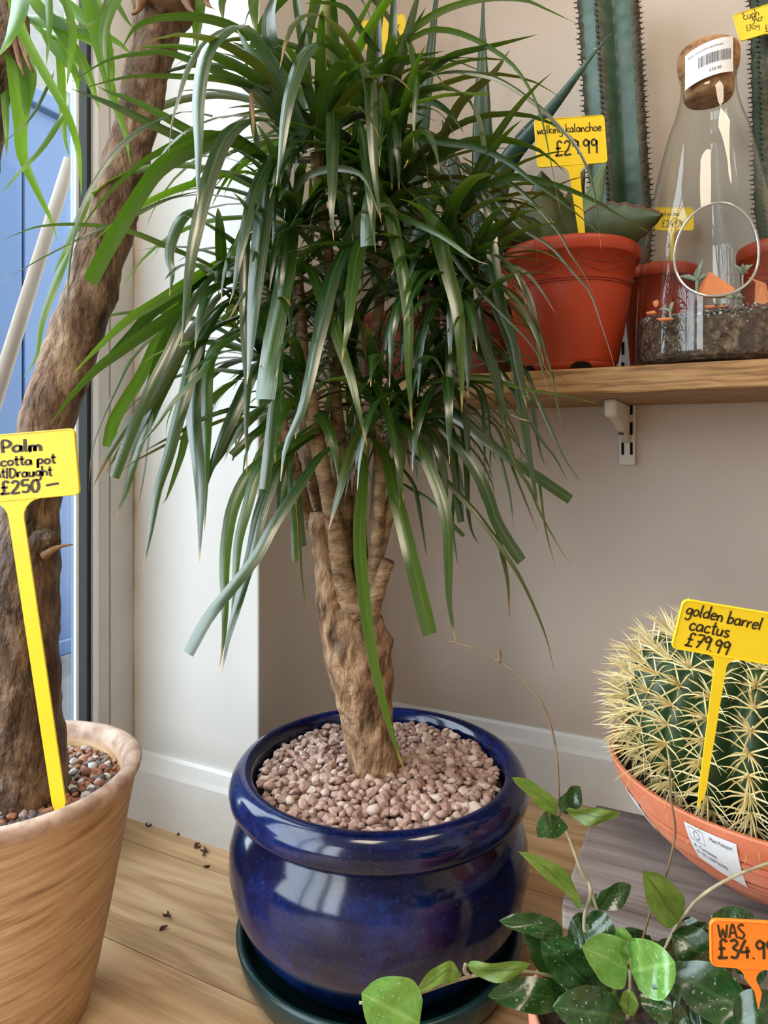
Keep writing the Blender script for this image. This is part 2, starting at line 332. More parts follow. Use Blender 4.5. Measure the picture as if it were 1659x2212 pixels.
M['euph'] = noisy('euphorbia_skin', [(0.012, 0.040, 0.022), (0.026, 0.072, 0.042), (0.075, 0.12, 0.085)], 14, 0.4, 0.15, (1, 1, 0.6), spec=0.5)
M['euph_rib'] = noisy('euphorbia_rib', [(0.035, 0.035, 0.020), (0.10, 0.095, 0.06)], 40, 0.7, 0.5, (1, 1, 2.5))
M['thorn'] = plain('thorn_dark', (0.035, 0.02, 0.012), 0.6)
M['aloe'] = noisy('aloe_skin', [(0.006, 0.025, 0.014), (0.018, 0.055, 0.034), (0.045, 0.095, 0.065)], 9, 0.35, 0.1, (1, 1, 0.5), spec=0.5)
M['aloe_tooth'] = plain('aloe_tooth', (0.45, 0.50, 0.38), 0.5)
M['kal'] = noisy('kalanchoe_leaf', [(0.028, 0.045, 0.010), (0.055, 0.075, 0.022), (0.10, 0.095, 0.045)], 16, 0.4, 0.15, spec=0.4)
M['kal_pale'] = noisy('kalanchoe_pale', [(0.16, 0.27, 0.14), (0.24, 0.36, 0.21)], 10, 0.45, 0.1)
M['kal_edge'] = plain('kalanchoe_edge', (0.11, 0.02, 0.012), 0.5)
M['cork'] = noisy('cork', [(0.14, 0.055, 0.02), (0.38, 0.19, 0.08), (0.46, 0.25, 0.12)], 60, 0.8, 0.8, bscale=110)
M['shard'] = noisy('terracotta_shard', [(0.62, 0.20, 0.07), (0.72, 0.28, 0.11)], 20, 0.8, 0.2)
M['succ'] = noisy('tiny_succulent', [(0.20, 0.27, 0.20), (0.34, 0.42, 0.33)], 40, 0.6, 0.1)
M['debris'] = noisy('dry_debris', [(0.035, 0.018, 0.012), (0.10, 0.05, 0.03)], 60, 0.9)

def glaze():
    m, n, l, b = newmat('blue_glaze'); mp = mapping(n, l)
    t = n.new('ShaderNodeTexNoise'); t.inputs['Scale'].default_value = 9; t.inputs['Detail'].default_value = 8; t.inputs['Roughness'].default_value = 0.75; l.new(mp.outputs[0], t.inputs[0])
    r = ramp(n, [(0.35, (0.001, 0.002, 0.015)), (0.50, (0.001, 0.005, 0.042)), (0.70, (0.006, 0.022, 0.13))]); l.new(t.outputs['Fac'], r.inputs['Fac'])
    t2 = n.new('ShaderNodeTexNoise'); t2.inputs['Scale'].default_value = 260; t2.inputs['Detail'].default_value = 3; l.new(mp.outputs[0], t2.inputs[0])
    r2 = ramp(n, [(0.60, (0,) * 3), (0.76, (0.22,) * 3)]); l.new(t2.outputs['Fac'], r2.inputs['Fac'])
    mx = n.new('ShaderNodeMix'); mx.data_type = 'RGBA'; mx.inputs[7].default_value = (0.05, 0.13, 0.36, 1); l.new(r2.outputs['Color'], mx.inputs[0]); l.new(r.outputs['Color'], mx.inputs[6])
    l.new(mx.outputs[2], b.inputs['Base Color']); b.inputs['Roughness'].default_value = 0.13; b.inputs['Specular IOR Level'].default_value = 0.55
    bp = n.new('ShaderNodeBump'); bp.inputs['Strength'].default_value = 0.04; bp.inputs['Distance'].default_value = 0.002; t3 = n.new('ShaderNodeTexNoise'); t3.inputs['Scale'].default_value = 40
    l.new(mp.outputs[0], t3.inputs[0]); l.new(t3.outputs['Fac'], bp.inputs['Height']); l.new(bp.outputs['Normal'], b.inputs['Normal'])
    return m
M['blue_glaze'] = glaze()
def terracotta():
    m, n, l, b = newmat('terracotta_brushed'); tc = n.new('ShaderNodeTexCoord')
    # brush strokes running round the pot and dipping: angle + height from the object coordinates
    sp = n.new('ShaderNodeSeparateXYZ'); l.new(tc.outputs['Object'], sp.inputs[0])
    at = n.new('ShaderNodeMath'); at.operation = 'ARCTAN2'; l.new(sp.outputs['Y'], at.inputs[0]); l.new(sp.outputs['X'], at.inputs[1])
    sh = n.new('ShaderNodeMath'); sh.operation = 'MULTIPLY_ADD'; sh.inputs[1].default_value = -0.020; l.new(at.outputs[0], sh.inputs[0]); l.new(sp.outputs['Z'], sh.inputs[2])
    cb = n.new('ShaderNodeCombineXYZ'); l.new(at.outputs[0], cb.inputs[0]); l.new(sh.outputs[0], cb.inputs[2])
    mp = n.new('ShaderNodeMapping'); mp.inputs['Scale'].default_value = (0.9, 1, 62); l.new(cb.outputs[0], mp.inputs[0])
    t = n.new('ShaderNodeTexNoise'); t.inputs['Scale'].default_value = 1.7; t.inputs['Detail'].default_value = 5; t.inputs['Roughness'].default_value = 0.6; l.new(mp.outputs[0], t.inputs[0])
    r = ramp(n, [(0.30, (0.29, 0.165, 0.085)), (0.44, (0.46, 0.29, 0.155)), (0.58, (0.55, 0.365, 0.21)), (0.75, (0.62, 0.45, 0.29))]); l.new(t.outputs['Fac'], r.inputs['Fac'])
    rz = ramp(n, [(0.315, (0,) * 3), (0.328, (1,) * 3)]); l.new(sp.outputs['Z'], rz.inputs['Fac'])
    t2 = n.new('ShaderNodeTexNoise'); t2.inputs['Scale'].default_value = 45; t2.inputs['Detail'].default_value = 5; l.new(tc.outputs['Object'], t2.inputs[0])
    r2 = ramp(n, [(0.38, (0.36, 0.235, 0.175)), (0.62, (0.56, 0.42, 0.34))]); l.new(t2.outputs['Fac'], r2.inputs['Fac'])
    mx = n.new('ShaderNodeMix'); mx.data_type = 'RGBA'; l.new(rz.outputs['Color'], mx.inputs[0]); l.new(r.outputs['Color'], mx.inputs[6]); l.new(r2.outputs['Color'], mx.inputs[7])
    l.new(mx.outputs[2], b.inputs['Base Color']); b.inputs['Roughness'].default_value = 0.85; b.inputs['Specular IOR Level'].default_value = 0.25
    bp = n.new('ShaderNodeBump'); bp.inputs['Strength'].default_value = 0.5; bp.inputs['Distance'].default_value = 0.003; l.new(t.outputs['Fac'], bp.inputs['Height']); l.new(bp.outputs['Normal'], b.inputs['Normal'])
    return m
M['terracotta'] = terracotta()
def pebble_mat(name, stops):
    m, n, l, b = newmat(name); oi = n.new('ShaderNodeObjectInfo'); mp = mapping(n, l, 'Object')
    at = n.new('ShaderNodeAttribute'); at.attribute_name = 'tone'; at.attribute_type = 'GEOMETRY'
    ad = n.new('ShaderNodeMath'); ad.operation = 'ADD'; l.new(oi.outputs['Random'], ad.inputs[0]); l.new(at.outputs['Fac'], ad.inputs[1])
    fr = n.new('ShaderNodeMath'); fr.operation = 'FRACT'; l.new(ad.outputs[0], fr.inputs[0])
    r = ramp(n, stops); l.new(fr.outputs[0], r.inputs['Fac'])
    t = n.new('ShaderNodeTexNoise'); t.inputs['Scale'].default_value = 120; t.inputs['Detail'].default_value = 3; l.new(mp.outputs[0], t.inputs[0])
    mx = n.new('ShaderNodeMix'); mx.data_type = 'RGBA'; mx.blend_type = 'MULTIPLY'; mx.inputs[0].default_value = 0.35; l.new(r.outputs['Color'], mx.inputs[6]); l.new(t.outputs['Color'], mx.inputs[7])
    l.new(mx.outputs[2], b.inputs['Base Color']); b.inputs['Roughness'].default_value = 0.75; b.inputs['Specular IOR Level'].default_value = 0.3
    return m
M['gravel_pink'] = pebble_mat('gravel_pink', [(0.0, (0.30, 0.185, 0.15)), (0.3, (0.42, 0.265, 0.21)), (0.6, (0.50, 0.335, 0.275)), (0.9, (0.58, 0.41, 0.34)), (1.0, (0.66, 0.55, 0.47))])
M['gravel_mixed'] = pebble_mat('gravel_mixed', [(0.0, (0.09, 0.08, 0.08)), (0.22, (0.20, 0.18, 0.17)), (0.4, (0.34, 0.14, 0.08)), (0.62, (0.50, 0.23, 0.13)), (0.82, (0.40, 0.30, 0.24)), (0.93, (0.62, 0.60, 0.56)), (1.0, (0.75, 0.76, 0.74))])
# ------------------------------------------------------------------ the room
ROT = (0, 0, -TH)
PV, BV, PU0, PU1 = 1.063, 1.545, -1.13, -0.80          # pillar face, back wall, pillar from/to
RU, CZ = 2.3, 2.7
def lbox(mb, u0, u1, v0, v1, z0, z1): mb.box(((u0 + u1) / 2, (v0 + v1) / 2, (z0 + z1) / 2), ((u1 - u0) / 2, (v1 - v0) / 2, (z1 - z0) / 2))
mb = MB(); lbox(mb, WU - 0.02, RU, FV, BV + 0.1, -0.06, -0.012)
floor = struct(obj('floor', mb, M['joint'], rot=ROT), 'oak plank floor running along the wall', 'floor')
rng = random.Random(4)
PW, PL = 0.21, 1.22
pm = MB(); pm.box((0, 0, -0.006), (PL / 2 - 0.0006, PW / 2 - 0.0007, 0.006)); pme = pm.mesh('plank'); pme.materials.append(M['floor'])
row = 0; v = 0.982 - PW * 15
while v < BV + 0.1:
    u = -1.3 - rng.random() * PL
    while u < RU:
        ua, ub = max(u, WU - 0.01), min(u + PL, RU)
        if ub - ua > 0.02:
            o = bpy.data.objects.new('plank', pme); C.objects.link(o); o.parent = floor; o.location = ((ua + ub) / 2, v + PW / 2, 0); o.scale = ((ub - ua) / PL, 1, 1)
        u += PL
    v += PW
mb = MB(); lbox(mb, PU0 - 0.02, RU, BV, BV + 0.1, -0.05, CZ)
struct(obj('wall_back', mb, M['wall'], rot=ROT), 'beige painted wall behind the shelf', 'wall')
mb = MB(); lbox(mb, PU0 - 0.10, PU1, PV, BV, -0.05, CZ)
bevel(struct(obj('wall_pillar', mb, M['pillar'], rot=ROT), 'off-white painted pillar beside the window', 'wall'), 0.004)
mb = MB(); lbox(mb, RU, RU + 0.1, FV, BV + 0.1, -0.05, CZ)
struct(obj('wall_right', mb, M['wall'], rot=ROT), 'beige wall to the right', 'wall')
mb = MB()
for bx in ((-1.3, FU0, -0.05, CZ), (FU1, RU, -0.05, CZ), (FU0, FU1, -0.05, FZ0), (FU0, FU1, FZ1, CZ)): lbox(mb, bx[0], bx[1], FV - 0.1, FV, bx[2], bx[3])
struct(obj('wall_front', mb, M['wall'], rot=ROT), 'beige wall behind the viewer', 'wall')
mb = MB(); lbox(mb, -1.3, RU + 0.1, FV - 0.1, BV + 0.1, CZ, CZ + 0.08)
struct(obj('ceiling', mb, M['ceiling'], rot=ROT), 'plain ceiling of the shop', 'ceiling')
mb = MB(); lbox(mb, WU - 0.14, WU, FV, WV0, -0.05, CZ); lbox(mb, WU - 0.14, WU, WV0, PV, WZ1 + 0.05, CZ)
struct(obj('wall_left', mb, M['ceiling'], rot=ROT), 'wall around the shop window', 'wall')
# skirting boards with a bevelled top
def skirting(name, a, b, into, label):
    prof = [(0, 0), (0.020, 0), (0.020, 0.108), (0.016, 0.118), (0.010, 0.138), (0.006, 0.145), (0, 0.145)]
    mb = MB(); vs_ = []
    for (u, v) in (a, b):
        for (d, z) in prof: vs_.append((u + into[0] * d, v + into[1] * d, z))
    k = len(prof); fs = [(i, (i + 1) % k, k + (i + 1) % k, k + i) for i in range(k)] + [tuple(range(k))[::-1], tuple(range(k, 2 * k))]
    mb.add(vs_, fs); struct(obj(name, mb, M['skirt'], rot=ROT), label, 'skirting')
skirting('baseboard_back', (PU1, BV), (RU, BV), (0, -1), 'white skirting board along the back wall')
skirting('baseboard_pillar', (PU0, PV), (PU1 + 0.02, PV), (0, -1), 'white skirting board across the pillar')
skirting('baseboard_return', (PU1, PV - 0.02), (PU1, BV), (1, 0), 'white skirting board on the side of the pillar')
# shop window
win = bpy.data.objects.new('window_1', None); C.objects.link(win); win.rotation_euler = ROT; struct(win, 'tall shop window with white jamb and dark frame', 'window')
def wpart(name, boxes, mat, bv=0.0):
    mb = MB()
    for bx in boxes: lbox(mb, *bx)
    o = obj(name, mb, mat, win)
    if bv: bevel(o, bv)
    return o
wpart('jamb_board', [(WU - 0.02, WU, 1.004, PV, 0, CZ)], M['frame_white'], 0.002)
wpart('jamb_board', [(WU - 0.02, WU - 0.003, 0.968, 1.002, 0, CZ)], M['frame_white'], 0.002)
wpart('bead', [(WU - 0.02, WU + 0.004, 0.9595, 0.968, 0, CZ)], M['bead'])
wpart('gasket', [(WU - 0.022, WU - 0.008, 0.944, 0.9595, 0, WZ1 + 0.05)], M['gasket'])
wpart('frame_stile', [(WU - 0.022, WU, 0.9235, 0.944, 0, WZ1 + 0.05)], M['frame_dark'], 0.002)
wpart('bead', [(WU - 0.005, WU + 0.001, 0.917, 0.9235, WZ0, WZ1)], M['bead'])
wpart('bottom_rail', [(WU - 0.03, WU, WV0, 0.9235, 0, WZ0)], M['frame_dark'], 0.002)
wpart('top_rail', [(WU - 0.03, WU, WV0, 0.9235, WZ1, WZ1 + 0.05)], M['frame_dark'], 0.002)
for mv in (-0.55,): wpart('mullion', [(WU - 0.03, WU, mv - 0.025, mv + 0.025, WZ0, WZ1)], M['frame_dark'], 0.002)
mbv = sorted([WV0, -0.55, 0.917])
for a, b in zip(mbv, mbv[1:]): wpart('pane', [(WU - 0.016, WU - 0.011, a, b, WZ0, WZ1)], M['glass'])
# outside
mb = MB(); lbox(mb, -30, WU - 0.10, -15, 25, -0.12, -0.04)
struct(obj('pavement', mb, M['pavement'], rot=ROT), 'grey pavement outside the window', 'pavement')
hoard = thing('blue_hoarding', 'bright blue painted panel outside behind the glass', 'panel', L(-2.16, 1.7, -0.04)); hoard.rotation_euler = ROT
for i in range(5):
    mb = MB(); a = -0.8 + i * 0.32; lbox(mb, -0.03, 0.0, a + 0.002, a + 0.318, 0.10, 2.02); bevel(obj('board', mb, M['blue_panel'], hoard), 0.006)
mb = MB(); lbox(mb, -0.04, 0.025, -0.8, 0.8, 0.07, 0.13); bevel(obj('bottom_rail', mb, M['blue_panel'], hoard), 0.008)
mb = MB(); lbox(mb, -0.04, 0.03, -0.8, 0.8, 2.02, 2.08); bevel(obj('top_rail', mb, M['blue_panel'], hoard), 0.008)
mb = MB(); lbox(mb, -0.10, 0.04, -0.85, 0.85, 0.0, 0.07); obj('kerb_base', mb, M['pavement'], hoard)
house = thing('far_house', 'pale rendered house front across the street seen through the glass', 'building', L(-9.0, 9.5, -0.04)); house.rotation_euler = ROT
mb = MB(); lbox(mb, -0.3, 0, -5.5, 6, 0, 9.5); obj('front_wall', mb, M['render'], house)
for a in (-4.6, -2.4, -0.2, 2.0):
    for z in (0.9, 3.6, 6.3):
        mb = MB(); lbox(mb, -0.05, 0.04, a, a + 1.1, z, z + 1.2); w = obj('window_frame', mb, M['bead'], house)
        mb = MB(); lbox(mb, 0.03, 0.05, a + 0.08, a + 1.02, z + 0.08, z + 1.12); obj('pane', mb, M['gasket'], w)
# pale solid rod standing in for the trunk's reflection in the glass
def yw(px, u):                                                     # depth at which column px meets the plane u
    a = (px - CX) / F; return u / (a * D_.x + D_.y)
p0 = W(152, 345, yw(152, -1.30)); p1 = W(22, 760, yw(22, -1.42)); dd = (p1 - p0).normalized()
foot = p0 + dd * ((p0.z + 0.04) / -dd.z)
mb = MB(); tube(mb, [foot, p0.lerp(foot, 0.5), p0], [0.019, 0.018, 0.014], 10, 12)
o = tag(obj('reflection_rod', mb, M['reflection_tone'], smooth=True), 'pale rod standing in for the trunk reflected in the window', 'reflection_rod'); recentre(o)

# ------------------------------------------------------------------ shelf on a twin-slot rail
SZ0, SZ1, SV0 = 0.873, 0.9175, 1.18
mb = MB(); lbox(mb, -0.97, 0.97, -(BV - SV0) / 2, (BV - SV0) / 2 - 0.004, 0, SZ1 - SZ0)
o = bevel(tag(obj('shelf_board', mb, M['pine'], loc=L(0.23, (BV + SV0) / 2, SZ0), rot=ROT), 'thick pine shelf board on the beige wall', 'shelf'), 0.004)
RX = uv_of(W(1356, 950, Yv(1356, BV)))[0]
rail = thing('shelf_rail', 'white slotted metal shelf rail screwed upright on the wall', 'shelf rail', L(RX, BV, 0.745)); rail.rotation_euler = ROT
mb = MB(); mb.box((0, -0.006, 0.80), (0.017, 0.006, 0.80)); bevel(obj('channel', mb, M['gasketw'], rail), 0.003)
sm = MB(); sm.box((0, 0, 0), (0.0026, 0.001, 0.0135)); sme = sm.mesh('slot'); sme.materials.append(M['slot'])
for i in range(36):
    for s in (-1, 1):
        o = bpy.data.objects.new('slot', sme); C.objects.link(o); o.parent = rail; o.location = (s * 0.0088, -0.0122, 0.036 + i * 0.043)
mb = MB(); tube(mb, [(0, -0.011, 0.058), (0, -0.0165, 0.058)], [0.006, 0.0045], 12, 2); obj('screw', mb, M['slot'], rail)
br = thing('shelf_bracket', 'white metal bracket arm holding the pine shelf', 'bracket', L(RX - 0.002, BV - 0.013, 0.80)); br.rotation_euler = ROT
pr = [(0, 0.0725), (-0.215, 0.0725), (-0.215, 0.040), (-0.13, 0.028), (0, -0.008)]
mb = MB(); k = len(pr)
mb.add([(s * 0.0075, y, z) for s in (-1, 1) for (y, z) in pr], [(i, (i + 1) % k, k + (i + 1) % k, k + i) for i in range(k)] + [tuple(range(k))[::-1], tuple(range(k, 2 * k))])
bevel(obj('arm', mb, M['gasketw'], br), 0.003)
mb = MB(); mb.box((0, -0.221, 0.056), (0.0115, 0.009, 0.017)); bevel(obj('end_cap', mb, M['gasketw'], br), 0.007, 3)
mb = MB(); mb.box((0, -0.070, 0.0105), (0.005, 0.012, 0.0008)); obj('slot', mb, M['slot'], br)

# ------------------------------------------------------------------ bench under the cactus bowl
BZ = 0.247
bench = thing('wooden_bench', 'low grey weathered wooden bench carrying the cactus bowl', 'bench', L(-0.17, 0.81, 0)); bench.rotation_euler = ROT
mb = MB(); lbox(mb, 0, 1.2, 0, 0.245, BZ - 0.034, BZ); bevel(obj('top_plank', mb, M['grey_wood'], bench), 0.004)
for a in (0.02, 1.14):
    mb = MB(); lbox(mb, a, a + 0.035, 0.02, 0.235, 0, BZ - 0.034); bevel(obj('side_panel', mb, M['dark_wood'], bench), 0.003)
for z in (0.035, 0.125):
    mb = MB(); lbox(mb, 0.055, 1.14, 0.03, 0.05, z, z + 0.075); bevel(obj('front_slat', mb, M['dark_wood'], bench), 0.003)
# ------------------------------------------------------------------ handwritten labels
GL = {}
def _g(ch, w, *st): GL[ch] = (w, st)
_g('a', 5.4, [(4, 4.4), (2, 5), (.3, 3), (1, .3), (3, .6), (4, 2.6), (4, 4.8), (4.2, 1), (5, 0)])
_g('b', 5, [(.5, 10), (.5, 0), (.5, 2.5), (2, 4.8), (4, 3.5), (3.5, .8), (1.5, 0), (.5, 1)])
_g('c', 4.8, [(4, 4.2), (2.2, 5), (.5, 3), (1, .5), (2.8, 0), (4.3, 1)])
_g('d', 5.4, [(4, 3.5), (2.5, 5), (.5, 3), (1, .3), (3, .5), (4, 2.5), (4.2, 10), (4.2, 1), (4.8, 0)])
_g('e', 4.8, [(.5, 2.6), (3.8, 3.2), (3, 5), (1.2, 4.6), (.4, 2.2), (1.4, .1), (4, .8)])
_g('g', 5, [(4, 4.5), (2, 5), (.4, 3), (1.2, .8), (3, 1), (4, 3), (4, 5), (4, -2.5), (2.2, -4), (.5, -3)])
_g('h', 4.8, [(.5, 10), (.5, 0), (.6, 2.5), (2.4, 4.8), (3.8, 3.6), (4, 0)])
_g('i', 2.2, [(.8, 5), (.8, .5), (1.4, 0)], [(.8, 7), (1.0, 7.6)])
_g('k', 4.6, [(.6, 10), (.6, 0)], [(3.8, 5), (.8, 2.4), (4, 0)])
_g('l', 2.4, [(.7, 10), (.7, .6), (1.5, 0)])
_g('m', 6.6, [(.4, 5), (.5, 0), (.6, 3), (1.8, 4.9), (2.8, 3.6), (2.8, 0), (3, 3), (4.3, 4.9), (5.4, 3.6), (5.6, 0)])
_g('n', 4.8, [(.4, 5), (.5, 0), (.6, 3), (2.2, 4.9), (3.6, 3.6), (3.8, 0)])
_g('o', 5, [(2.2, 5), (.5, 3.4), (.8, .8), (2.4, 0), (4, 1.6), (3.8, 4), (2.2, 5)])
_g('p', 5, [(.6, 5), (.5, -4), (.6, 2.5), (2.2, 5), (4, 3.6), (3.4, .8), (1, .2)])
_g('r', 3.8, [(.4, 5), (.6, 0), (.7, 3), (2, 4.8), (3.2, 4.6)])
_g('s', 4.4, [(3.6, 4.4), (2, 5), (.7, 4), (2, 2.6), (3.6, 1.4), (2.4, 0), (.4, .5)])
_g('t', 3.8, [(1.6, 9), (1.5, 1), (2.2, 0), (3.2, .5)], [(0, 5.6), (3.4, 5.8)])
_g('u', 5, [(.5, 5), (.5, 1.2), (1.6, 0), (3.4, 1.2), (3.8, 5), (3.8, 1), (4.4, 0)])
_g('w', 5.6, [(.3, 5), (1.2, 0), (2.6, 4), (3.8, 0), (5, 5)])
_g('y', 4.6, [(.5, 5), (1, 2), (3.4, 2.4)], [(3.8, 5), (3.6, -2), (1.6, -4)])
_g('W', 7, [(0, 9), (1.4, 0), (3, 6), (4.6, 0), (6, 9)])
_g('K', 5.6, [(.5, 9.5), (.5, 0)], [(4.5, 9.5), (.8, 4.6), (4.8, 0)])
_g('P', 5.4, [(.8, 0), (.8, 9.5), (3.5, 9.5), (4.6, 7), (3.2, 4.6), (.9, 4.4)])
_g('D', 5.8, [(.7, 9), (.8, 0), (3.5, .8), (5, 4.5), (3.6, 8.4), (.2, 9)])
_g('A', 5.6, [(0, 0), (2.5, 9.5), (5, 0)], [(1, 3.6), (4.2, 3.6)])
_g('S', 5.2, [(4.2, 8.6), (2.4, 9.5), (.6, 7.6), (2.4, 5), (4.3, 2.8), (2.6, 0), (.3, 1)])
_g('E', 5, [(4.2, 9.4), (1.2, 9), (.6, 7), (2.6, 5.2), (.7, 4), (.5, 1.4), (2, 0), (4.4, .6)])
_g('£', 5.8, [(4.6, 8.2), (3.2, 9.6), (1.6, 8.4), (1.8, 4), (1.4, 1), (0, 0), (4.8, .3)], [(.3, 4.8), (3.8, 5)])
_g('2', 5.4, [(.4, 7.6), (2, 9.4), (4, 8), (3, 4.5), (.2, .2), (4.6, .4)])
_g('9', 5.2, [(4, 7.6), (2.2, 9.4), (.5, 7.4), (1.6, 5.2), (3.8, 6.4), (4.1, 8.4), (3.8, 0)])
_g('.', 2, [(.5, 0), (.9, .5)])
_g('7', 5, [(.2, 9), (4.4, 9.2), (1.8, 0)], [(1, 4.6), (4.2, 4.9)])
_g('5', 5.2, [(4.4, 9.4), (1, 9.2), (.8, 5.4), (3, 5.8), (4.4, 3.6), (3, .4), (.2, .8)])
_g('0', 5.2, [(2.2, 9.4), (.5, 6), (1, 1), (2.6, 0), (4.3, 3.6), (3.8, 8), (2.2, 9.4)])
_g('3', 5, [(.5, 8.6), (2.6, 9.5), (4, 7.6), (1.8, 5.2), (4.2, 3.4), (3, .3), (.3, .8)])
_g('4', 5.8, [(3, 9.5), (.3, 3.4), (5, 3.8)], [(3.6, 6), (3.5, 0)])
_g('-', 8, [(0, 4), (7, 5)])
_g('/', 2.4, [(.6, -1), (.9, 10)])
_g(' ', 3)
def write(mb, text, x, y, size, rot=0.0, z=0.0, pen=0.95, rng=random.Random(1), xs=1.0):
    cx = x; s = size / 10; ca, sa = math.cos(rot), math.sin(rot)
    for ch in text:
        w, st = GL[ch]; jy = rng.uniform(-.3, .3)
        for line in st:
            P = spline([Vector((a, b + jy, 0)) for a, b in line], max(3, (len(line) - 1) * 4))
            vs_ = []
            for i, p in enumerate(P):
                t = (P[min(i + 1, len(P) - 1)] - P[max(i - 1, 0)]); t = t.normalized() if t.length > 1e-6 else Vector((1, 0, 0))
                nn = Vector((-t.y, t.x, 0)) * (pen / 2)
                for q in (p + nn, p - nn):
                    X = (cx - x) + q.x * s * xs; Y_ = q.y * s
                    vs_.append((x + X * ca - Y_ * sa, y + X * sa + Y_ * ca, z))
            mb.add(vs_, [(2 * i, 2 * i + 1, 2 * i + 3, 2 * i + 2) for i in range(len(P) - 1)])
        cx += w * s * xs
def basis(roll, yaw=0.0, pitch=0.0):
    R = Matrix.Rotation(math.radians(yaw), 4, 'Z') @ Matrix.Rotation(math.radians(90 - pitch), 4, 'X') @ Matrix.Rotation(math.radians(roll), 4, 'Z')
    return R                                                            # local x right, y up, z towards the viewer
def t_label(label, at, w, h, stake, roll, lines, mat='yellow', yaw=0.0, pitch=0.0, sx=0.0, sw=0.011, neck=0.02, th=0.0016, sroll=0.0, pen=0.95, tipw=0.30):
    """T-shaped plastic plant label: plate w x h centred on `at`, a flared neck and a pointed stake; lines = (text, x, y, size, rot)"""
    R = basis(roll, yaw, pitch)
    tip = at + (R @ Vector((sx, -h / 2 - stake, 0)))
    t = thing('plant_label', label, 'label', tip)
    o2w = Matrix.Translation(at) @ R
    c = 0.006; out = []
    def arc(cx, cy, r, a0, a1, n=5): return [(cx + r * math.cos(math.radians(a0 + (a1 - a0) * i / n)), cy + r * math.sin(math.radians(a0 + (a1 - a0) * i / n))) for i in range(n + 1)]
    out += arc(w / 2 - c, h / 2 - c, c, 0, 90) + arc(-w / 2 + c, h / 2 - c, c, 90, 180) + arc(-w / 2 + c, -h / 2 + c, c, 180, 270)
    tr = math.tan(math.radians(sroll))
    nl = arc(sx - sw / 2 - neck, -h / 2 - neck, neck, 90, 0); nr = arc(sx + sw / 2 + neck, -h / 2 - neck, neck, 180, 90)
    e = -h / 2 - stake; off = tr * (stake - neck)
    sk = [(sx + off - sw * tipw, e + sw * 1.6), (sx + off, e), (sx + off + sw * tipw, e + sw * 1.6)]
    out += nl + sk + nr + arc(w / 2 - c, -h / 2 + c, c, 270, 360)
    n = len(out); mb = MB()
    mb.add([o2w @ Vector((x, y, s)) for s in (0, -th) for (x, y) in out], [tuple(range(n)), tuple(range(2 * n - 1, n - 1, -1))] + [(i, n + i, n + (i + 1) % n, (i + 1) % n) for i in range(n)])
    part('plate', mb, M[mat], t)
    # raised lip round the plate
    ip = arc(w / 2 - c, h / 2 - c, c, 0, 90) + arc(-w / 2 + c, h / 2 - c, c, 90, 180) + arc(-w / 2 + c, -h / 2 + c, c, 180, 270) + arc(w / 2 - c, -h / 2 + c, c, 270, 360)
    mb = MB(); k = len(ip); e_ = 0.0016; vs_ = []
    for (x, y) in ip:
        f = Vector((x * (1 - 2 * e_ / w), y * (1 - 2 * e_ / h), 0.0007)); vs_ += [o2w @ Vector((x, y, 0)), o2w @ Vector((x * (1 - e_ / w), y * (1 - e_ / h), 0.0009)), o2w @ f, o2w @ Vector((f.x * .995, f.y * .995, 0))]
    mb.add(vs_, [(4 * i + j, 4 * ((i + 1) % k) + j, 4 * ((i + 1) % k) + j + 1, 4 * i + j + 1) for i in range(k) for j in range(3)])
    part('lip', mb, M[mat], t)
    mb = MB()
    for ln in lines:
        txt, x, y, sz = ln[:4]; write(mb, txt, x, y, sz, math.radians(ln[4]) if len(ln) > 4 else 0.0, 0.0004, pen, xs=ln[5] if len(ln) > 5 else 1.0)
    if lines:
        mb.v = [tuple(o2w @ Vector(q)) for q in mb.v]; o = part('handwriting', mb, M['ink'], t); o['label'] = 'black marker handwriting'
    return t
def text_mesh(txt, size):
    cu = bpy.data.curves.new('t', 'FONT'); cu.body = txt; cu.size = size; cu.resolution_u = 2
    o = bpy.data.objects.new('t', cu); C.objects.link(o)
    dg = bpy.context.evaluated_depsgraph_get(); me = o.evaluated_get(dg).to_mesh()
    vs_ = [v.co.copy() for v in me.vertices]; fs = [tuple(p.vertices) for p in me.polygons]
    o.evaluated_get(dg).to_mesh_clear(); bpy.data.objects.remove(o); bpy.data.curves.remove(cu)
    return vs_, fs

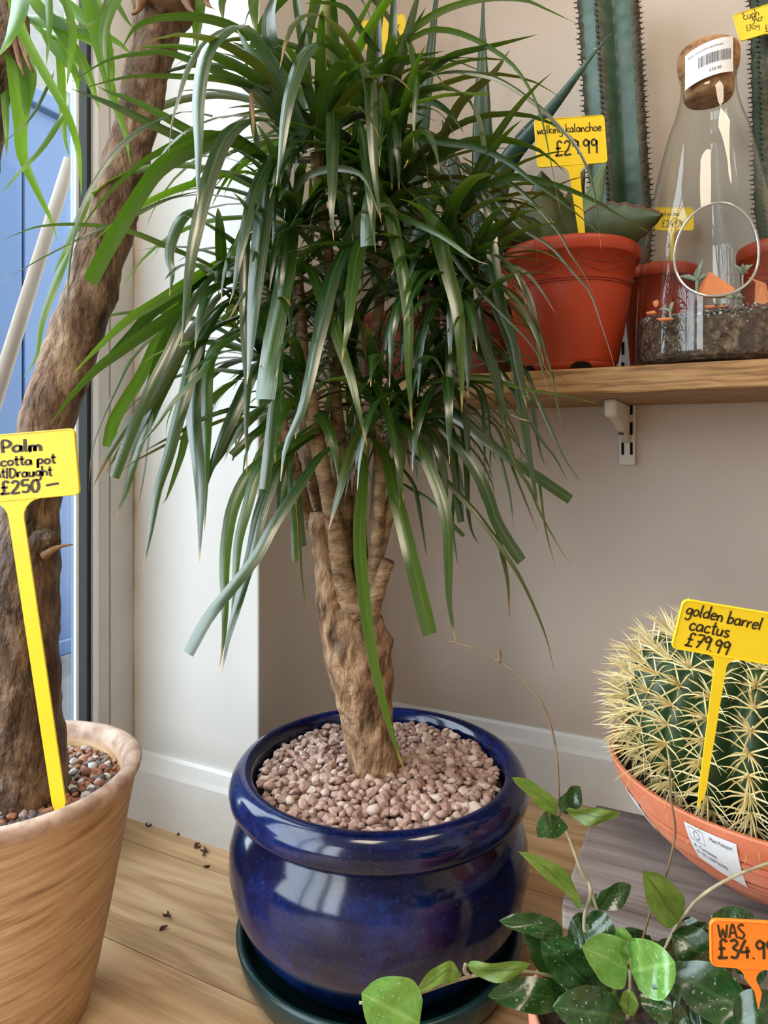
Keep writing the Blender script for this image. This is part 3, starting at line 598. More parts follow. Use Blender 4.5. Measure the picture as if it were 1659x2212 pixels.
# ------------------------------------------------------------------ pebbles
def pebble_meshes(n, mat, seed, round_=0.5):
    rg = random.Random(seed); out = []
    for i in range(n):
        bm = bmesh.new()
        k = 13
        for j in range(k):
            z = 1 - 2 * (j + .5) / k; a = j * 2.39996 + rg.uniform(-.3, .3); r = math.sqrt(1 - z * z)
            p = Vector((r * math.cos(a), r * math.sin(a), z)) * rg.uniform(1 - round_ * .5, 1.1)
            bm.verts.new((p.x * rg.uniform(.95, 1.1), p.y * 0.78, p.z * 0.56))
        bmesh.ops.convex_hull(bm, input=bm.verts)
        for v in [v for v in bm.verts if not v.link_faces]: bm.verts.remove(v)
        me = bpy.data.meshes.new('pebble'); bm.to_mesh(me); bm.free(); me.materials.append(mat)
        me.polygons.foreach_set('use_smooth', [i % 2 == 0] * len(me.polygons))
        out.append(me)
    return out
def gravel(parent, c, R, zf, step, rmin, rmax, mat, keep, seed, limit=300, hole=None):
    """two layers of pebbles in a pot: the nearest single ones are children, the others are one mesh"""
    rg = random.Random(seed); ms = pebble_meshes(10, mat, seed); P = []
    for layer in range(2):
        n = int(R / step) + 2
        for i in range(-n, n + 1):
            for j in range(-n, n + 1):
                x = (i + (j % 2) * .5 + layer * .35) * step + rg.uniform(-.3, .3) * step; y = (j * .87 + layer * .4) * step + rg.uniform(-.3, .3) * step
                r = rg.uniform(rmin, rmax) * (1 if layer else 1.15)
                d = math.hypot(x, y)
                if d > R - r * .8: continue
                if hole and math.hypot(x - hole[0], y - hole[1]) < hole[2]: continue
                z = zf(x, y) + (rg.uniform(-.1, .45) * r if layer else -0.55 * rmax)
                P.append((layer, Vector((c[0] + x, c[1] + y, z)), r))
    cp = Vector((0, 0, HC)); vis = []
    rest = MB(); tone = []
    P.sort(key=lambda q: (1 - q[0], (q[1] - cp).length)); cnt = 0
    loc = parent.location
    for (layer, p, r) in P:
        me = rg.choice(ms); e = Euler((rg.uniform(-.6, .6), rg.uniform(-.6, .6), rg.uniform(0, 6.28)))
        if layer == 1 and cnt < limit and keep(p):
            o = bpy.data.objects.new('pebble', me); C.objects.link(o); o.parent = parent; o.location = p - loc; o.rotation_euler = e; o.scale = (r, r, r); cnt += 1
        else:
            m = Matrix.Translation(p - loc) @ e.to_matrix().to_4x4() @ Matrix.Scale(r, 4); tt = rg.random()
            b = len(rest.v); rest.add([m @ v.co for v in me.vertices], [tuple(q.vertices) for q in me.polygons]); tone += [tt] * (len(rest.v) - b)
    o = obj('pebble_bed', rest, mat, parent); o['kind'] = 'stuff'
    at = o.data.attributes.new('tone', 'FLOAT', 'POINT'); at.data.foreach_set('value', tone)
    return cnt

# ------------------------------------------------------------------ the blue pot, its saucer and gravel
BC = Vector((W(819, 1660, 1.06).x, 1.06, 0))                        # pot centre on the floor
sau = MB(); pr = [(0.001, 0.006), (0.165, 0.006), (0.185, 0.012), (0.199, 0.030), (0.205, 0.052), (0.211, 0.058), (0.217, 0.057), (0.219, 0.052), (0.212, 0.025), (0.200, 0.003), (0.190, 0.0), (0.001, 0.0)]
lathe(sau, pr, (0, 0, 0), 96)
tag(obj('plant_saucer', sau, M['saucer'], smooth=True, loc=BC), 'dark green round plastic saucer under the blue pot', 'saucer')
pot = thing('glazed_pot', 'glossy cobalt blue glazed ceramic pot with thick rolled rim', 'pot', BC + Vector((0, 0, 0.007)))
z0 = -0.007
pr = [(0.001, 0.0), (0.135, 0.0), (0.146, 0.004), (0.160, 0.020), (0.185, 0.045), (0.207, 0.075), (0.222, 0.110), (0.229, 0.145), (0.228, 0.175), (0.221, 0.200), (0.211, 0.218), (0.203, 0.228), (0.200, 0.233)]
bp_ = MB(); lathe(bp_, pr, (0, 0, 0), 128); obj('body', bp_, M['blue_glaze'], pot, True)
pr = [(0.200, 0.232), (0.203, 0.2335), (0.211, 0.236), (0.221, 0.242), (0.228, 0.252), (0.2295, 0.263), (0.226, 0.275), (0.218, 0.286), (0.209, 0.291), (0.201, 0.290), (0.195, 0.284), (0.192, 0.270), (0.190, 0.235), (0.186, 0.20)]
rm_ = MB(); lathe(rm_, pr, (0, 0, 0), 128); obj('rim', rm_, M['blue_glaze'], pot, True)
ST = MB(); ST.box((0, 0, 0), (0.001, 0.001, 0.001))
gz = 0.277
grv = thing('gravel_mulch', 'pinkish gravel chippings heaped inside the blue glazed pot', 'gravel', BC + Vector((0, 0, 0.20)))
mb = MB(); disc(mb, (0, 0, gz - 0.20 - 0.012), 0.189); o = obj('grit_base', mb, M['soil'], grv); o['kind'] = 'stuff'
TB = W(806, 1655, 1.045); TBx, TBy = TB.x - BC.x, TB.y - BC.y       # trunk foot
gravel(grv, BC, 0.191, lambda x, y: gz + 0.010 * (1 - (x * x + y * y) / 0.036), 0.0135, 0.0072, 0.0128, M['gravel_pink'], lambda p: True, 11, hole=(TBx, TBy, 0.036))

# ------------------------------------------------------------------ the terracotta pot with its gravel
TC = Vector((-1.175 * 0.44, 2.12 * 0.44, 0)); TR = 0.395 * 0.44
tp = thing('terracotta_pot', 'large tapered terracotta pot with brushed sandy sides', 'pot', TC)
pr = [(0.001, 0), (0.095, 0), (0.104, 0.004), (0.118, 0.06), (0.131, 0.13), (0.145, 0.20), (0.157, 0.27), (0.165, 0.315), (TR - 0.0015, 0.328), (TR, 0.334), (TR - 0.003, 0.339), (TR - 0.012, 0.341), (TR - 0.020, 0.338), (TR - 0.026, 0.328), (TR - 0.034, 0.28), (TR - 0.04, 0.24)]
mb = MB(); lathe(mb, pr, (0, 0, 0), 112, fn=lambda a, r, z: (r * (1 + 0.004 * math.sin(z * 300 + a)) if 0.01 < z < 0.32 else r, z)); obj('body', mb, M['terracotta'], tp, True)
tg = thing('gravel_mulch', 'mixed orange and grey gravel around the palm trunk', 'gravel', TC + Vector((0, 0, 0.26)))
mb = MB(); disc(mb, (0, 0, 0.035), TR - 0.03); o = obj('grit_base', mb, M['soil'], tg); o['kind'] = 'stuff'
def tkeep(p):
    px = CX + F * p.x / p.y; return px > -15
gravel(tg, TC, TR - 0.026, lambda x, y: 0.309, 0.0118, 0.0062, 0.0105, M['gravel_mixed'], tkeep, 23, hole=None)
# ------------------------------------------------------------------ strap leaves
def ribbon(parent, P, width, mat, twist=0.0, blunt=False, fold=0.25, nseg=16, facing=True, name='leaf', swirl=0.0, p_tap=2.2, base=0.6):
    """a strap leaf along the points P; its blade lies across the arch of the leaf and is turned by `twist`"""
    P = spline(P, nseg); n = len(P) - 1
    h = P[-1] - P[0]; h.z = 0
    if h.length < 0.02: h = Vector((0.3, -1, 0))
    h.normalize(); s0 = Vector((-h.y, h.x, 0)); vs_ = []; uvs = []
    sides = []
    for i in range(n + 1):
        T = (P[min(i + 1, n)] - P[max(i - 1, 0)]).normalized()
        s = s0 - T * s0.dot(T)
        s = s.normalized() if s.length > 1e-3 else T.orthogonal().normalized()
        s = Matrix.Rotation(twist + swirl * i / n, 3, T) @ s
        sides.append((T, s))
    if facing:
        best = None                                     # a strap leaf twists: take the mildest twist that turns its blade to the light
        for tw in (0.0, 0.5, -0.5, 0.9, -0.9, 1.25, -1.25):
            fs_ = 0
            for i, (T, s) in enumerate(sides):
                d = (P[i] - Vector((0, 0, HC))).normalized(); q = Matrix.Rotation(tw * min(1, 3 * i / n), 3, T) @ s; q = q - d * q.dot(d); tt = T - d * T.dot(d)
                if tt.length > 1e-4: tt.normalize(); q = q - tt * q.dot(tt)
                fs_ += q.length
            fs_ /= n + 1
            if best is None or fs_ > best[0] + .12: best = (fs_, tw)
            if best[0] > .72: break
        sides = [(T, Matrix.Rotation(best[1] * min(1, 3 * i / n), 3, T) @ s) for i, (T, s) in enumerate(sides)]
        fsum = 0
        for i in range(n + 1):
            d = (P[i] - Vector((0, 0, HC))).normalized(); T, s = sides[i]
            q = s - d * s.dot(d); tt = T - d * T.dot(d)
            if tt.length > 1e-4: tt.normalize(); q = q - tt * q.dot(tt)
            fsum += q.length
        width = width / max(0.6, fsum / (n + 1))
    for i in range(n + 1):
        t = i / n; T, s = sides[i]; nn = s.cross(T)
        if blunt: wv = (base + (1 - base) * min(1, t * 3.0)) * (1 if t < 0.97 else 0.93)
        else: wv = (base + (1 - base) * min(1, t * 3.0)) * max(0.02, 1 - t ** p_tap)
        hw = width / 2 * wv
        for x in (-1, -0.5, 0, 0.5, 1):
            vs_.append(P[i] + s * (x * hw) + nn * (abs(x) * hw * fold)); uvs.append(((x + 1) / 2, t if not blunt else t * 0.9))
    fs = [(5 * i + j, 5 * i + j + 1, 5 * i + j + 6, 5 * i + j + 5) for i in range(n) for j in range(4)]
    mb = MB(); mb.add(vs_, fs, uvs)
    return part(name, mb, M[mat], parent, True)
def traced(parent, pts, wpx, z0, z1, mat='dleaf', blunt=False, base3=None, twist=None, fold=0.22, rg=random.Random(77), zp=None):
    ls = [0.0]
    for a, b in zip(pts, pts[1:]): ls.append(ls[-1] + math.hypot(b[0] - a[0], b[1] - a[1]))
    P = []
    for (x, y), s in zip(pts, ls):
        t = s / ls[-1]; z = z0 + (z1 - z0) * (1 - (1 - t) ** 1.8); P.append(W(x, y, z))
    w = wpx * 1.06 / F * (z0 * 0.4 + z1 * 0.6)
    return ribbon(parent, P, w, mat, rg.uniform(-.35, .35) if twist is None else twist, blunt, fold, min(26, 8 + int(ls[-1] / 28)), True, p_tap=1.5 if (wpx <= 19 and ls[-1] > 420) else 3.2)

# ------------------------------------------------------------------ the dracaena
dra = thing('dracaena', 'multi-stemmed dracaena with long drooping strap leaves in the blue pot', 'plant', Vector((TB.x, TB.y, gz)))
def tubepx(parent, name, pts, mat, seg=12, amp=0.003, fr=40.0, n=None, smooth=True, seed=0.0):
    """pts: (px, py, depth, diameter px)"""
    mb = MB(); tube(mb, [W(a, b, z) for a, b, z, d in pts], [d / 2 / F * z for a, b, z, d in pts], seg, n or (len(pts) - 1) * 5, amp, fr, True, 0, seed)
    return part(name, mb, M[mat], parent, smooth)
tubepx(dra, 'trunk', [(808, 1690, 1.045, 108), (806, 1650, 1.045, 104), (797, 1580, 1.045, 106), (785, 1500, 1.045, 118), (776, 1430, 1.045, 138), (768, 1370, 1.047, 150), (760, 1330, 1.05, 130), (770, 1295, 1.05, 95)], 'bark', 28, 0.0055, 42, 44)
tubepx(dra, 'branch', [(752, 1420, 1.045, 70), (728, 1350, 1.04, 78), (716, 1280, 1.04, 66), (707, 1210, 1.045, 58), (698, 1150, 1.05, 58), (697, 1105, 1.05, 54)], 'bark', 20, 0.0045, 50, 30, seed=3)
tubepx(dra, 'branch_knot', [(800, 1420, 1.03, 60), (828, 1385, 1.03, 56), (842, 1372, 1.03, 30)], 'bark', 14, 0.004, 50, 10, seed=5)
tubepx(dra, 'branch', [(775, 1330, 1.03, 60), (752, 1290, 1.03, 50), (740, 1245, 1.03, 43), (731, 1190, 1.03, 38), (722, 1130, 1.032, 36), (707, 1055, 1.035, 36), (692, 985, 1.04, 33), (676, 905, 1.045, 31), (667, 835, 1.05, 31), (655, 775, 1.05, 27), (652, 700, 1.05, 22), (643, 590, 1.05, 20)], 'stem', 14, 0.002, 70, 60, seed=7)
tubepx(dra, 'branch', [(690, 1160, 1.06, 34), (661, 1105, 1.06, 31), (649, 1060, 1.06, 29), (634, 1000, 1.06, 28), (615, 940, 1.06, 26), (598, 870, 1.06, 22), (580, 800, 1.06, 20)], 'stem', 12, 0.002, 70, 34, seed=9)
tubepx(dra, 'branch', [(700, 1130, 1.075, 28), (680, 1060, 1.08, 26), (668, 980, 1.08, 24), (660, 880, 1.08, 22)], 'stem', 12, 0.002, 70, 20, seed=11)
tubepx(dra, 'branch', [(745, 1310, 1.07, 46), (742, 1190, 1.075, 42), (742, 1100, 1.08, 40), (737, 1010, 1.085, 36), (728, 900, 1.09, 28), (720, 760, 1.09, 24), (712, 600, 1.08, 24), (703, 510, 1.07, 24), (690, 420, 1.06, 24), (682, 330, 1.05, 24)], 'stem', 12, 0.002, 70, 50, seed=13)
tubepx(dra, 'branch', [(790, 1310, 1.06, 40), (778, 1200, 1.07, 34), (776, 1090, 1.08, 30), (783, 980, 1.08, 28), (800, 860, 1.08, 26), (815, 700, 1.08, 24), (830, 560, 1.07, 22), (845, 440, 1.06, 20)], 'stem', 12, 0.002, 70, 44, seed=15)
o = tubepx(dra, 'branch_stub', [(795, 1340, 1.03, 50), (812, 1290, 1.025, 36), (826, 1245, 1.02, 32), (838, 1213, 1.02, 30)], 'stem', 14, 0.0015, 60, 14, seed=17)
mb = MB(); a = W(838, 1213, 1.02); b = W(839.5, 1209, 1.02); tube(mb, [a, b], [0.0098, 0.0086], 14, 2); part('cut_face', mb, M['cut'], dra)
tubepx(dra, 'branch', [(800, 1310, 1.045, 44), (806, 1235, 1.045, 30), (812, 1170, 1.045, 27), (820, 1100, 1.05, 26), (822, 1000, 1.05, 24), (815, 900, 1.05, 22)], 'stem', 12, 0.002, 70, 26, seed=19)
tubepx(dra, 'branch', [(806, 1240, 1.06, 30), (832, 1130, 1.06, 32), (850, 1080, 1.065, 30), (858, 1010, 1.07, 28), (873, 930, 1.07, 26), (890, 850, 1.07, 24), (907, 770, 1.07, 22), (922, 670, 1.065, 20), (928, 610, 1.06, 18)], 'stem', 12, 0.002, 70, 40, seed=21)
tubepx(dra, 'branch_stub', [(756, 1262, 1.085, 30), (762, 1200, 1.085, 28), (764, 1160, 1.085, 26)], 'cut', 10, 0.002, 60, 8)
tubepx(dra, 'branch', [(690, 430, 1.06, 20), (690, 250, 1.05, 22), (700, 60, 1.05, 22), (705, -80, 1.05, 20)], 'greenstem', 10, 0.001, 70, 14)
tubepx(dra, 'branch', [(785, 1010, 1.035, 22), (785, 975, 1.03, 26), (790, 945, 1.03, 24)], 'greenstem', 10, 0.001, 70, 6)

T_ = [  # traced leaves: points from the stem outwards, width px, depth at stem, depth at tip, material, blunt
 ([(660, 290), (600, 160), (540, 62), (500, 58), (455, 95), (437, 140), (427, 219), (428, 304), (427, 388), (427, 442)], 30, 1.02, .84, 'dleaf', 0),
 ([(610, 150), (540, 60), (490, 62), (440, 95), (405, 150), (385, 215), (372, 262), (364, 330)], 16, 1.02, .86, 'dleaf', 0),
 ([(650, 340), (590, 268), (537, 257), (489, 294), (462, 354), (440, 425), (425, 493), (413, 553), (403, 637), (396, 710), (390, 751)], 29, 1.02, .82, 'dleaf', 0),
 ([(600, 360), (500, 300), (418, 318), (344, 361), (294, 429), (257, 489), (216, 560), (192, 608)], 31, 1.02, .82, 'dleaf', 1),
 ([(790, 230), (750, 130), (697, 89), (657, 115), (630, 186), (616, 253), (606, 337), (596, 402)], 27, 1.03, .85, 'dleaf', 0),
 ([(690, 300), (705, 180), (751, 132), (788, 145), (802, 189), (805, 270), (810, 371), (824, 482)], 28, 1.03, .86, 'dleaf', 0),
 ([(760, 330), (772, 262), (780, 275), (785, 304), (792, 371), (800, 440), (812, 545)], 18, 1.03, .88, 'dleaf', 0),
 ([(700, 330), (718, 240), (720, 260), (718, 330), (718, 400), (716, 450), (721, 520)], 29, 1.04, .86, 'dleaf', 0),
 ([(610, 450), (656, 387), (700, 367), (740, 364), (777, 375), (798, 404), (813, 445), (825, 481)], 13, 1.02, .88, 'dleaf_o', 0),
 ([(770, 330), (800, 380), (818, 411), (842, 449), (856, 517), (873, 601), (883, 686), (883, 800), (887, 870), (891, 930)], 28, 1.04, .86, 'dleaf_y', 0),
 ([(840, 440), (876, 408), (909, 425), (941, 481), (967, 577), (989, 662), (996, 734), (998, 820), (998, 892)], 31, 1.04, .86, 'dleaf_y', 0),
 ([(810, 460), (851, 459), (897, 481), (958, 512), (1020, 558), (1055, 571)], 11, 1.04, .90, 'dleaf_y', 0),
 ([(820, 490), (800, 490), (789, 510), (774, 541), (762, 613), (752, 700), (738, 782)], 29, 1.04, .84, 'dleaf_y', 0),
 ([(815, 480), (774, 498), (741, 541), (716, 601), (697, 686), (680, 758), (667, 821), (650, 888), (616, 966), (606, 1040)], 27, 1.04, .83, 'dleaf', 0),
 ([(640, 590), (650, 565), (675, 589), (700, 650), (724, 710), (738, 753), (758, 814), (778, 898), (793, 962)], 26, 1.04, .84, 'dleaf_y', 0),
 ([(645, 470), (630, 490), (623, 512), (615, 577), (601, 661), (587, 734), (577, 800), (570, 862)], 36, 1.03, .86, 'dleaf_y', 1),
 ([(625, 600), (610, 640), (605, 700), (598, 800), (590, 880), (580, 970), (570, 1057)], 21, 1.03, .88, 'dleaf', 1),
 ([(610, 310), (595, 330), (584, 360), (572, 420), (560, 517), (550, 613), (543, 710), (537, 790), (533, 830)], 38, 1.02, .85, 'dleaf', 0),
 ([(600, 440), (560, 430), (533, 469), (529, 590), (529, 710), (535, 820), (532, 900), (533, 1022)], 22, 1.03, .88, 'dleaf', 0),
 ([(640, 330), (600, 318), (586, 338), (560, 384), (543, 432), (529, 493), (514, 565), (505, 625), (495, 656)], 24, 1.03, .86, 'dleaf', 0),
 ([(470, 470), (430, 450), (396, 467), (375, 505), (365, 553), (372, 589), (366, 640)], 20, 1.0, .88, 'dleaf', 0),
 ([(600, 120), (530, 70), (470, 45), (405, 35), (338, 40), (290, 61), (260, 112)], 17, 1.02, .93, 'dleaf', 0),
 ([(640, 225), (560, 190), (490, 162), (371, 115), (304, 115), (236, 128), (182, 159), (154, 177)], 19, 1.03, .9, 'dleaf', 0),
 ([(620, 225), (506, 176), (398, 165), (287, 165), (220, 179), (172, 194)], 16, 1.03, .92, 'dleaf', 0),
 ([(560, 330), (500, 310), (422, 287), (354, 250), (287, 216), (236, 199), (203, 182)], 17, 1.02, .95, 'dleaf_y', 0),
 ([(500, 330), (400, 300), (304, 256), (236, 223), (152, 191)], 17, 1.02, .93, 'dleaf', 0),
 ([(560, 320), (480, 290), (415, 294), (338, 331), (297, 358), (236, 415), (189, 473), (165, 522)], 17, 1.02, .86, 'dleaf', 0),
 ([(460, 250), (400, 240), (331, 263), (280, 297), (236, 344), (189, 422), (162, 500), (149, 584), (143, 705)], 13, 1.0, .84, 'dleaf', 0),
 ([(560, 380), (520, 370), (420, 395), (330, 430), (250, 480), (190, 532)], 13, 1.02, .88, 'dleaf_y', 0),
 ([(470, 580), (430, 560), (365, 533), (270, 496), (169, 484), (84, 489), (30, 508), (0, 521)], 14, 1.0, .86, 'dleaf', 0),
 ([(440, 410), (360, 430), (260, 480), (203, 500), (84, 561), (0, 611)], 9, 1.0, .84, 'dleaf', 0),
 # lower left
 ([(520, 560), (480, 560), (400, 612), (340, 650), (286, 683), (253, 710), (204, 758), (155, 810)], 20, 1.04, .92, 'dleaf_y', 0),
 ([(540, 600), (480, 610), (362, 685), (313, 718), (258, 758), (204, 799), (150, 859), (105, 922)], 24, 1.04, .92, 'dleaf', 0),
 ([(520, 560), (450, 590), (400, 620), (330, 670), (290, 715), (240, 765), (205, 805)], 27, 1.06, .97, 'dleaf', 0),
 ([(460, 600), (420, 612), (380, 655), (350, 705), (330, 755), (305, 810), (270, 865), (243, 915), (233, 965)], 21, 1.08, 1.0, 'dleaf_y', 1),
 ([(500, 560), (420, 610), (385, 680), (350, 750), (325, 830), (300, 900), (255, 975), (230, 1020)], 22, 1.05, .95, 'dleaf', 0),
 ([(520, 560), (450, 605), (394, 699), (362, 764), (326, 834), (296, 902), (267, 975), (246, 1032)], 18, 1.02, .84, 'dleaf', 1),
 ([(460, 620), (400, 650), (310, 745), (280, 780), (253, 834), (220, 908), (199, 975), (191, 1060)], 10, 1.05, .95, 'dleaf_o', 0),
 ([(530, 620), (470, 640), (400, 740), (324, 867), (272, 921), (231, 989), (202, 1050)], 23, 1.06, .97, 'dleaf_o', 0),
 ([(600, 690), (560, 700), (475, 745), (437, 802), (375, 867), (340, 916), (302, 962), (280, 1004)], 17, 1.04, .87, 'dleaf_y', 0),
 ([(480, 660), (420, 700), (345, 845), (324, 894), (302, 948), (283, 1016), (269, 1070), (248, 1118)], 25, 1.06, .98, 'dleaf', 0),
 ([(400, 720), (350, 800), (334, 853), (324, 921), (310, 1030), (296, 1098), (288, 1127)], 9, 1.05, .96, 'dleaf_o', 0),
 ([(540, 640), (480, 660), (421, 760), (402, 840), (383, 908), (362, 989), (340, 1057), (324, 1152), (309, 1230)], 26, 1.04, .87, 'dleaf', 0),
 ([(540, 800), (470, 850), (410, 920), (389, 989), (362, 1070), (350, 1090)], 17, 1.06, .98, 'dleaf', 0),
 ([(520, 680), (440, 720), (421, 800), (416, 894), (427, 1003), (432, 1084), (431, 1216)], 30, 1.04, .9, 'dleaf', 0),
 ([(540, 700), (470, 740), (448, 800), (446, 894), (443, 1003), (442, 1148)], 24, 1.06, .95, 'dleaf_y', 0),
 ([(600, 760), (560, 780), (510, 880), (475, 962), (451, 1025), (442, 1075)], 24, 1.06, .96, 'dleaf', 0),
 ([(580, 880), (519, 880), (448, 900), (394, 930), (345, 956), (300, 981)], 9, 1.06, .94, 'dleaf', 0),
 ([(560, 890), (500, 900), (380, 950), (330, 975), (285, 1000), (258, 1021)], 7, 1.06, .94, 'dleaf_o', 0),
 ([(590, 860), (540, 900), (490, 960), (456, 1020)], 20, 1.06, .98, 'dleaf_o', 0),
 ([(600, 880), (570, 920), (540, 945), (500, 983)], 15, 1.06, .98, 'dleaf', 1),
 # bottom left cluster
 ([(690, 905), (640, 940), (568, 993), (532, 1031), (503, 1094), (489, 1166), (484, 1238), (486, 1310), (483, 1381), (474, 1442)], 24, 1.04, .87, 'dleaf_y', 0),
 ([(700, 915), (660, 940), (592, 986), (553, 1029), (534, 1094), (515, 1166), (508, 1238), (503, 1310), (497, 1350)], 22, 1.04, .88, 'dleaf_y', 0),
 ([(690, 930), (640, 960), (599, 1003), (577, 1058), (558, 1118), (544, 1190), (527, 1250), (508, 1322), (494, 1372), (479, 1454)], 29, 1.04, .86, 'dleaf', 0),
 ([(760, 945), (728, 958), (688, 986), (640, 1058), (592, 1130), (553, 1202), (496, 1274), (448, 1334), (405, 1412)], 20, 1.03, .84, 'dleaf', 1),
 ([(795, 905), (785, 920), (757, 964), (736, 1046), (709, 1147)], 21, 1.04, .9, 'dleaf_o', 0),
 ([(640, 960), (625, 1000), (628, 1060), (635, 1142), (637, 1212)], 13, 1.06, 1.0, 'dleaf_y', 1),
 ([(650, 1000), (643, 1060), (647, 1142), (652, 1238), (662, 1326)], 6, 1.06, 1.0, 'dleaf_o', 0),
 ([(640, 980), (645, 1060), (652, 1147), (657, 1180)], 12, 1.08, 1.03, 'dleaf', 1),
 ([(630, 950), (604, 1046), (599, 1106), (592, 1176)], 12, 1.06, 1.0, 'dleaf', 0),
 ([(640, 980), (610, 1080), (568, 1178), (553, 1218)], 13, 1.06, 1.0, 'dleaf_y', 0),
 # middle bottom
 ([(790, 975), (778, 960), (783, 975), (786, 1027), (779, 1153), (788, 1280), (809, 1427), (838, 1554), (876, 1674)], 29, 1.03, .90, 'dleaf_y', 0),
 ([(812, 950), (835, 985), (851, 1048), (872, 1132), (898, 1238), (931, 1370)], 29, 1.04, .88, 'dleaf_y', 1),
 ([(815, 930), (851, 913), (898, 951), (936, 1027), (965, 1119), (969, 1216), (971, 1301), (986, 1396)], 24, 1.04, .87, 'dleaf_y', 0),
 ([(780, 830), (805, 814), (835, 881), (856, 973), (866, 1030), (872, 1083)], 20, 1.04, .87, 'dleaf', 0),
 # right, below the shelf
 ([(870, 930), (913, 900), (977, 897), (1040, 945), (1103, 989), (1166, 1033), (1233, 1079)], 18, 1.06, .98, 'dleaf', 1),
 ([(880, 910), (935, 907), (992, 964), (1027, 1014), (1053, 1065), (1072, 1122), (1103, 1176), (1128, 1212)], 20, 1.06, .96, 'dleaf', 1),
 ([(870, 965), (890, 980), (942, 1017), (992, 1068), (1040, 1122), (1084, 1185), (1128, 1255), (1176, 1365), (1198, 1452)], 15, 1.06, .92, 'dleaf_o', 0),
 ([(1000, 960), (1050, 1080), (1072, 1128), (1084, 1191), (1097, 1255), (1101, 1340)], 12, 1.05, .96, 'dleaf_o', 0),
 ([(900, 920), (950, 900), (977, 932), (983, 1002), (989, 1081), (997, 1128)], 12, 1.07, 1.0, 'dleaf', 1),
 ([(900, 910), (970, 880), (999, 916), (1008, 1002), (1011, 1096), (1021, 1153), (1040, 1181)], 12, 1.07, 1.0, 'dleaf', 0),
 ([(890, 930), (940, 920), (977, 957), (983, 1049), (977, 1128), (991, 1234)], 9, 1.07, 1.0, 'dleaf', 0),
 ([(960, 880), (1010, 830), (1040, 859), (1046, 938), (1048, 1051)], 7, 1.06, 1.0, 'dleaf', 0),
 ([(970, 860), (1030, 830), (1052, 880), (1059, 970), (1055, 1058)], 6, 1.06, 1.0, 'dleaf', 0),
 ([(950, 720), (1010, 740), (1060, 790), (1072, 827), (1091, 922), (1113, 1002), (1144, 1052), (1166, 1106), (1208, 1182), (1235, 1225)], 14, 1.06, .94, 'dleaf_o', 0),
 ([(960, 560), (1030, 580), (1090, 700), (1116, 780), (1128, 875), (1141, 970), (1154, 1049), (1166, 1114)], 23, 1.06, .95, 'dleaf', 0),
 ([(990, 700), (1080, 800), (1130, 880), (1166, 945), (1198, 986), (1217, 1021), (1230, 1050)], 16, 1.06, .96, 'dleaf', 0),
 ([(1000, 640), (1080, 700), (1120, 780), (1141, 812), (1166, 875), (1192, 932), (1217, 986), (1265, 1057)], 12, 1.06, .96, 'dleaf', 0),
 ([(1010, 700), (1100, 780), (1140, 850), (1151, 875), (1166, 970), (1182, 1018)], 10, 1.06, .97, 'dleaf', 0),
 ([(1040, 560), (1130, 640), (1190, 800), (1198, 843), (1211, 907), (1223, 954), (1249, 1009)], 6, 1.05, .96, 'dleaf_o', 0),
 ([(950, 860), (1020, 880), (1072, 970), (1091, 1027), (1103, 1081), (1110, 1154)], 8, 1.06, .98, 'dleaf_o', 0),
 ([(980, 880), (1060, 910), (1090, 960), (1110, 1017), (1135, 1081), (1163, 1154)], 6, 1.06, .98, 'dleaf_o', 0),
 ([(1040, 880), (1120, 960), (1160, 1030), (1166, 1049), (1179, 1144), (1201, 1230)], 6, 1.06, .97, 'dleaf_o', 0),
 ([(850, 855), (913, 831), (977, 815), (1056, 815), (1087, 827), (1151, 843), (1198, 850), (1293, 872)], 14, 1.05, .95, 'dleaf_y', 0),
 ([(850, 980), (870, 1010), (897, 1055), (913, 1144), (923, 1208)], 8, 1.06, 1.0, 'dleaf', 0),
 ([(850, 1030), (878, 1049), (929, 1081), (965, 1120), (1002, 1158)], 7, 1.06, 1.0, 'dleaf', 1),
 # right, in front of the shelf
 ([(960, 360), (1000, 350), (1030, 390), (1057, 487), (1068, 574), (1083, 660), (1109, 733), (1120, 805), (1138, 882)], 24, 1.05, .95, 'dleaf', 0),
 ([(860, 450), (900, 470), (940, 500), (967, 536), (1019, 608), (1091, 684), (1149, 747), (1207, 842)], 11, 1.05, .94, 'dleaf_o', 0),
 ([(930, 520), (970, 510), (990, 540), (1010, 588), (1039, 704), (1074, 828), (1097, 892), (1146, 910)], 22, 1.05, .95, 'dleaf', 0),
 ([(1000, 570), (1040, 555), (1083, 571), (1120, 603), (1146, 646), (1161, 718), (1167, 776), (1190, 862)], 10, 1.06, .97, 'dleaf_o', 0),
 ([(1000, 590), (1083, 568), (1135, 588), (1172, 631), (1201, 680)], 6, 1.06, .97, 'dleaf_o', 0),
 ([(960, 330), (1040, 400), (1120, 487), (1190, 533), (1245, 597), (1274, 631), (1300, 704), (1323, 776), (1332, 822)], 8, 1.05, .95, 'dleaf_o', 0),
 ([(1000, 340), (1110, 400), (1200, 493), (1230, 545), (1260, 590), (1290, 652)], 9, 1.05, .96, 'dleaf_o', 0),
 ([(930, 450), (960, 430), (1052, 398), (1113, 381), (1198, 398), (1282, 432), (1350, 473), (1400, 500)], 17, 1.05, .94, 'dleaf', 0),
 ([(810, 200), (840, 120), (911, 71), (961, 64), (1012, 78), (1063, 105), (1110, 142), (1147, 196), (1171, 257), (1191, 354), (1211, 462)], 12, 1.04, .90, 'dleaf_y', 0),
 ([(820, 160), (850, 105), (894, 61), (961, 20), (1046, -2), (1130, 0), (1181, 20), (1248, 52)], 18, 1.04, .93, 'dleaf_y', 0),
 ([(850, 250), (900, 180), (928, 152), (978, 118), (1063, 98), (1164, 74)], 15, 1.04, .94, 'dleaf', 0),
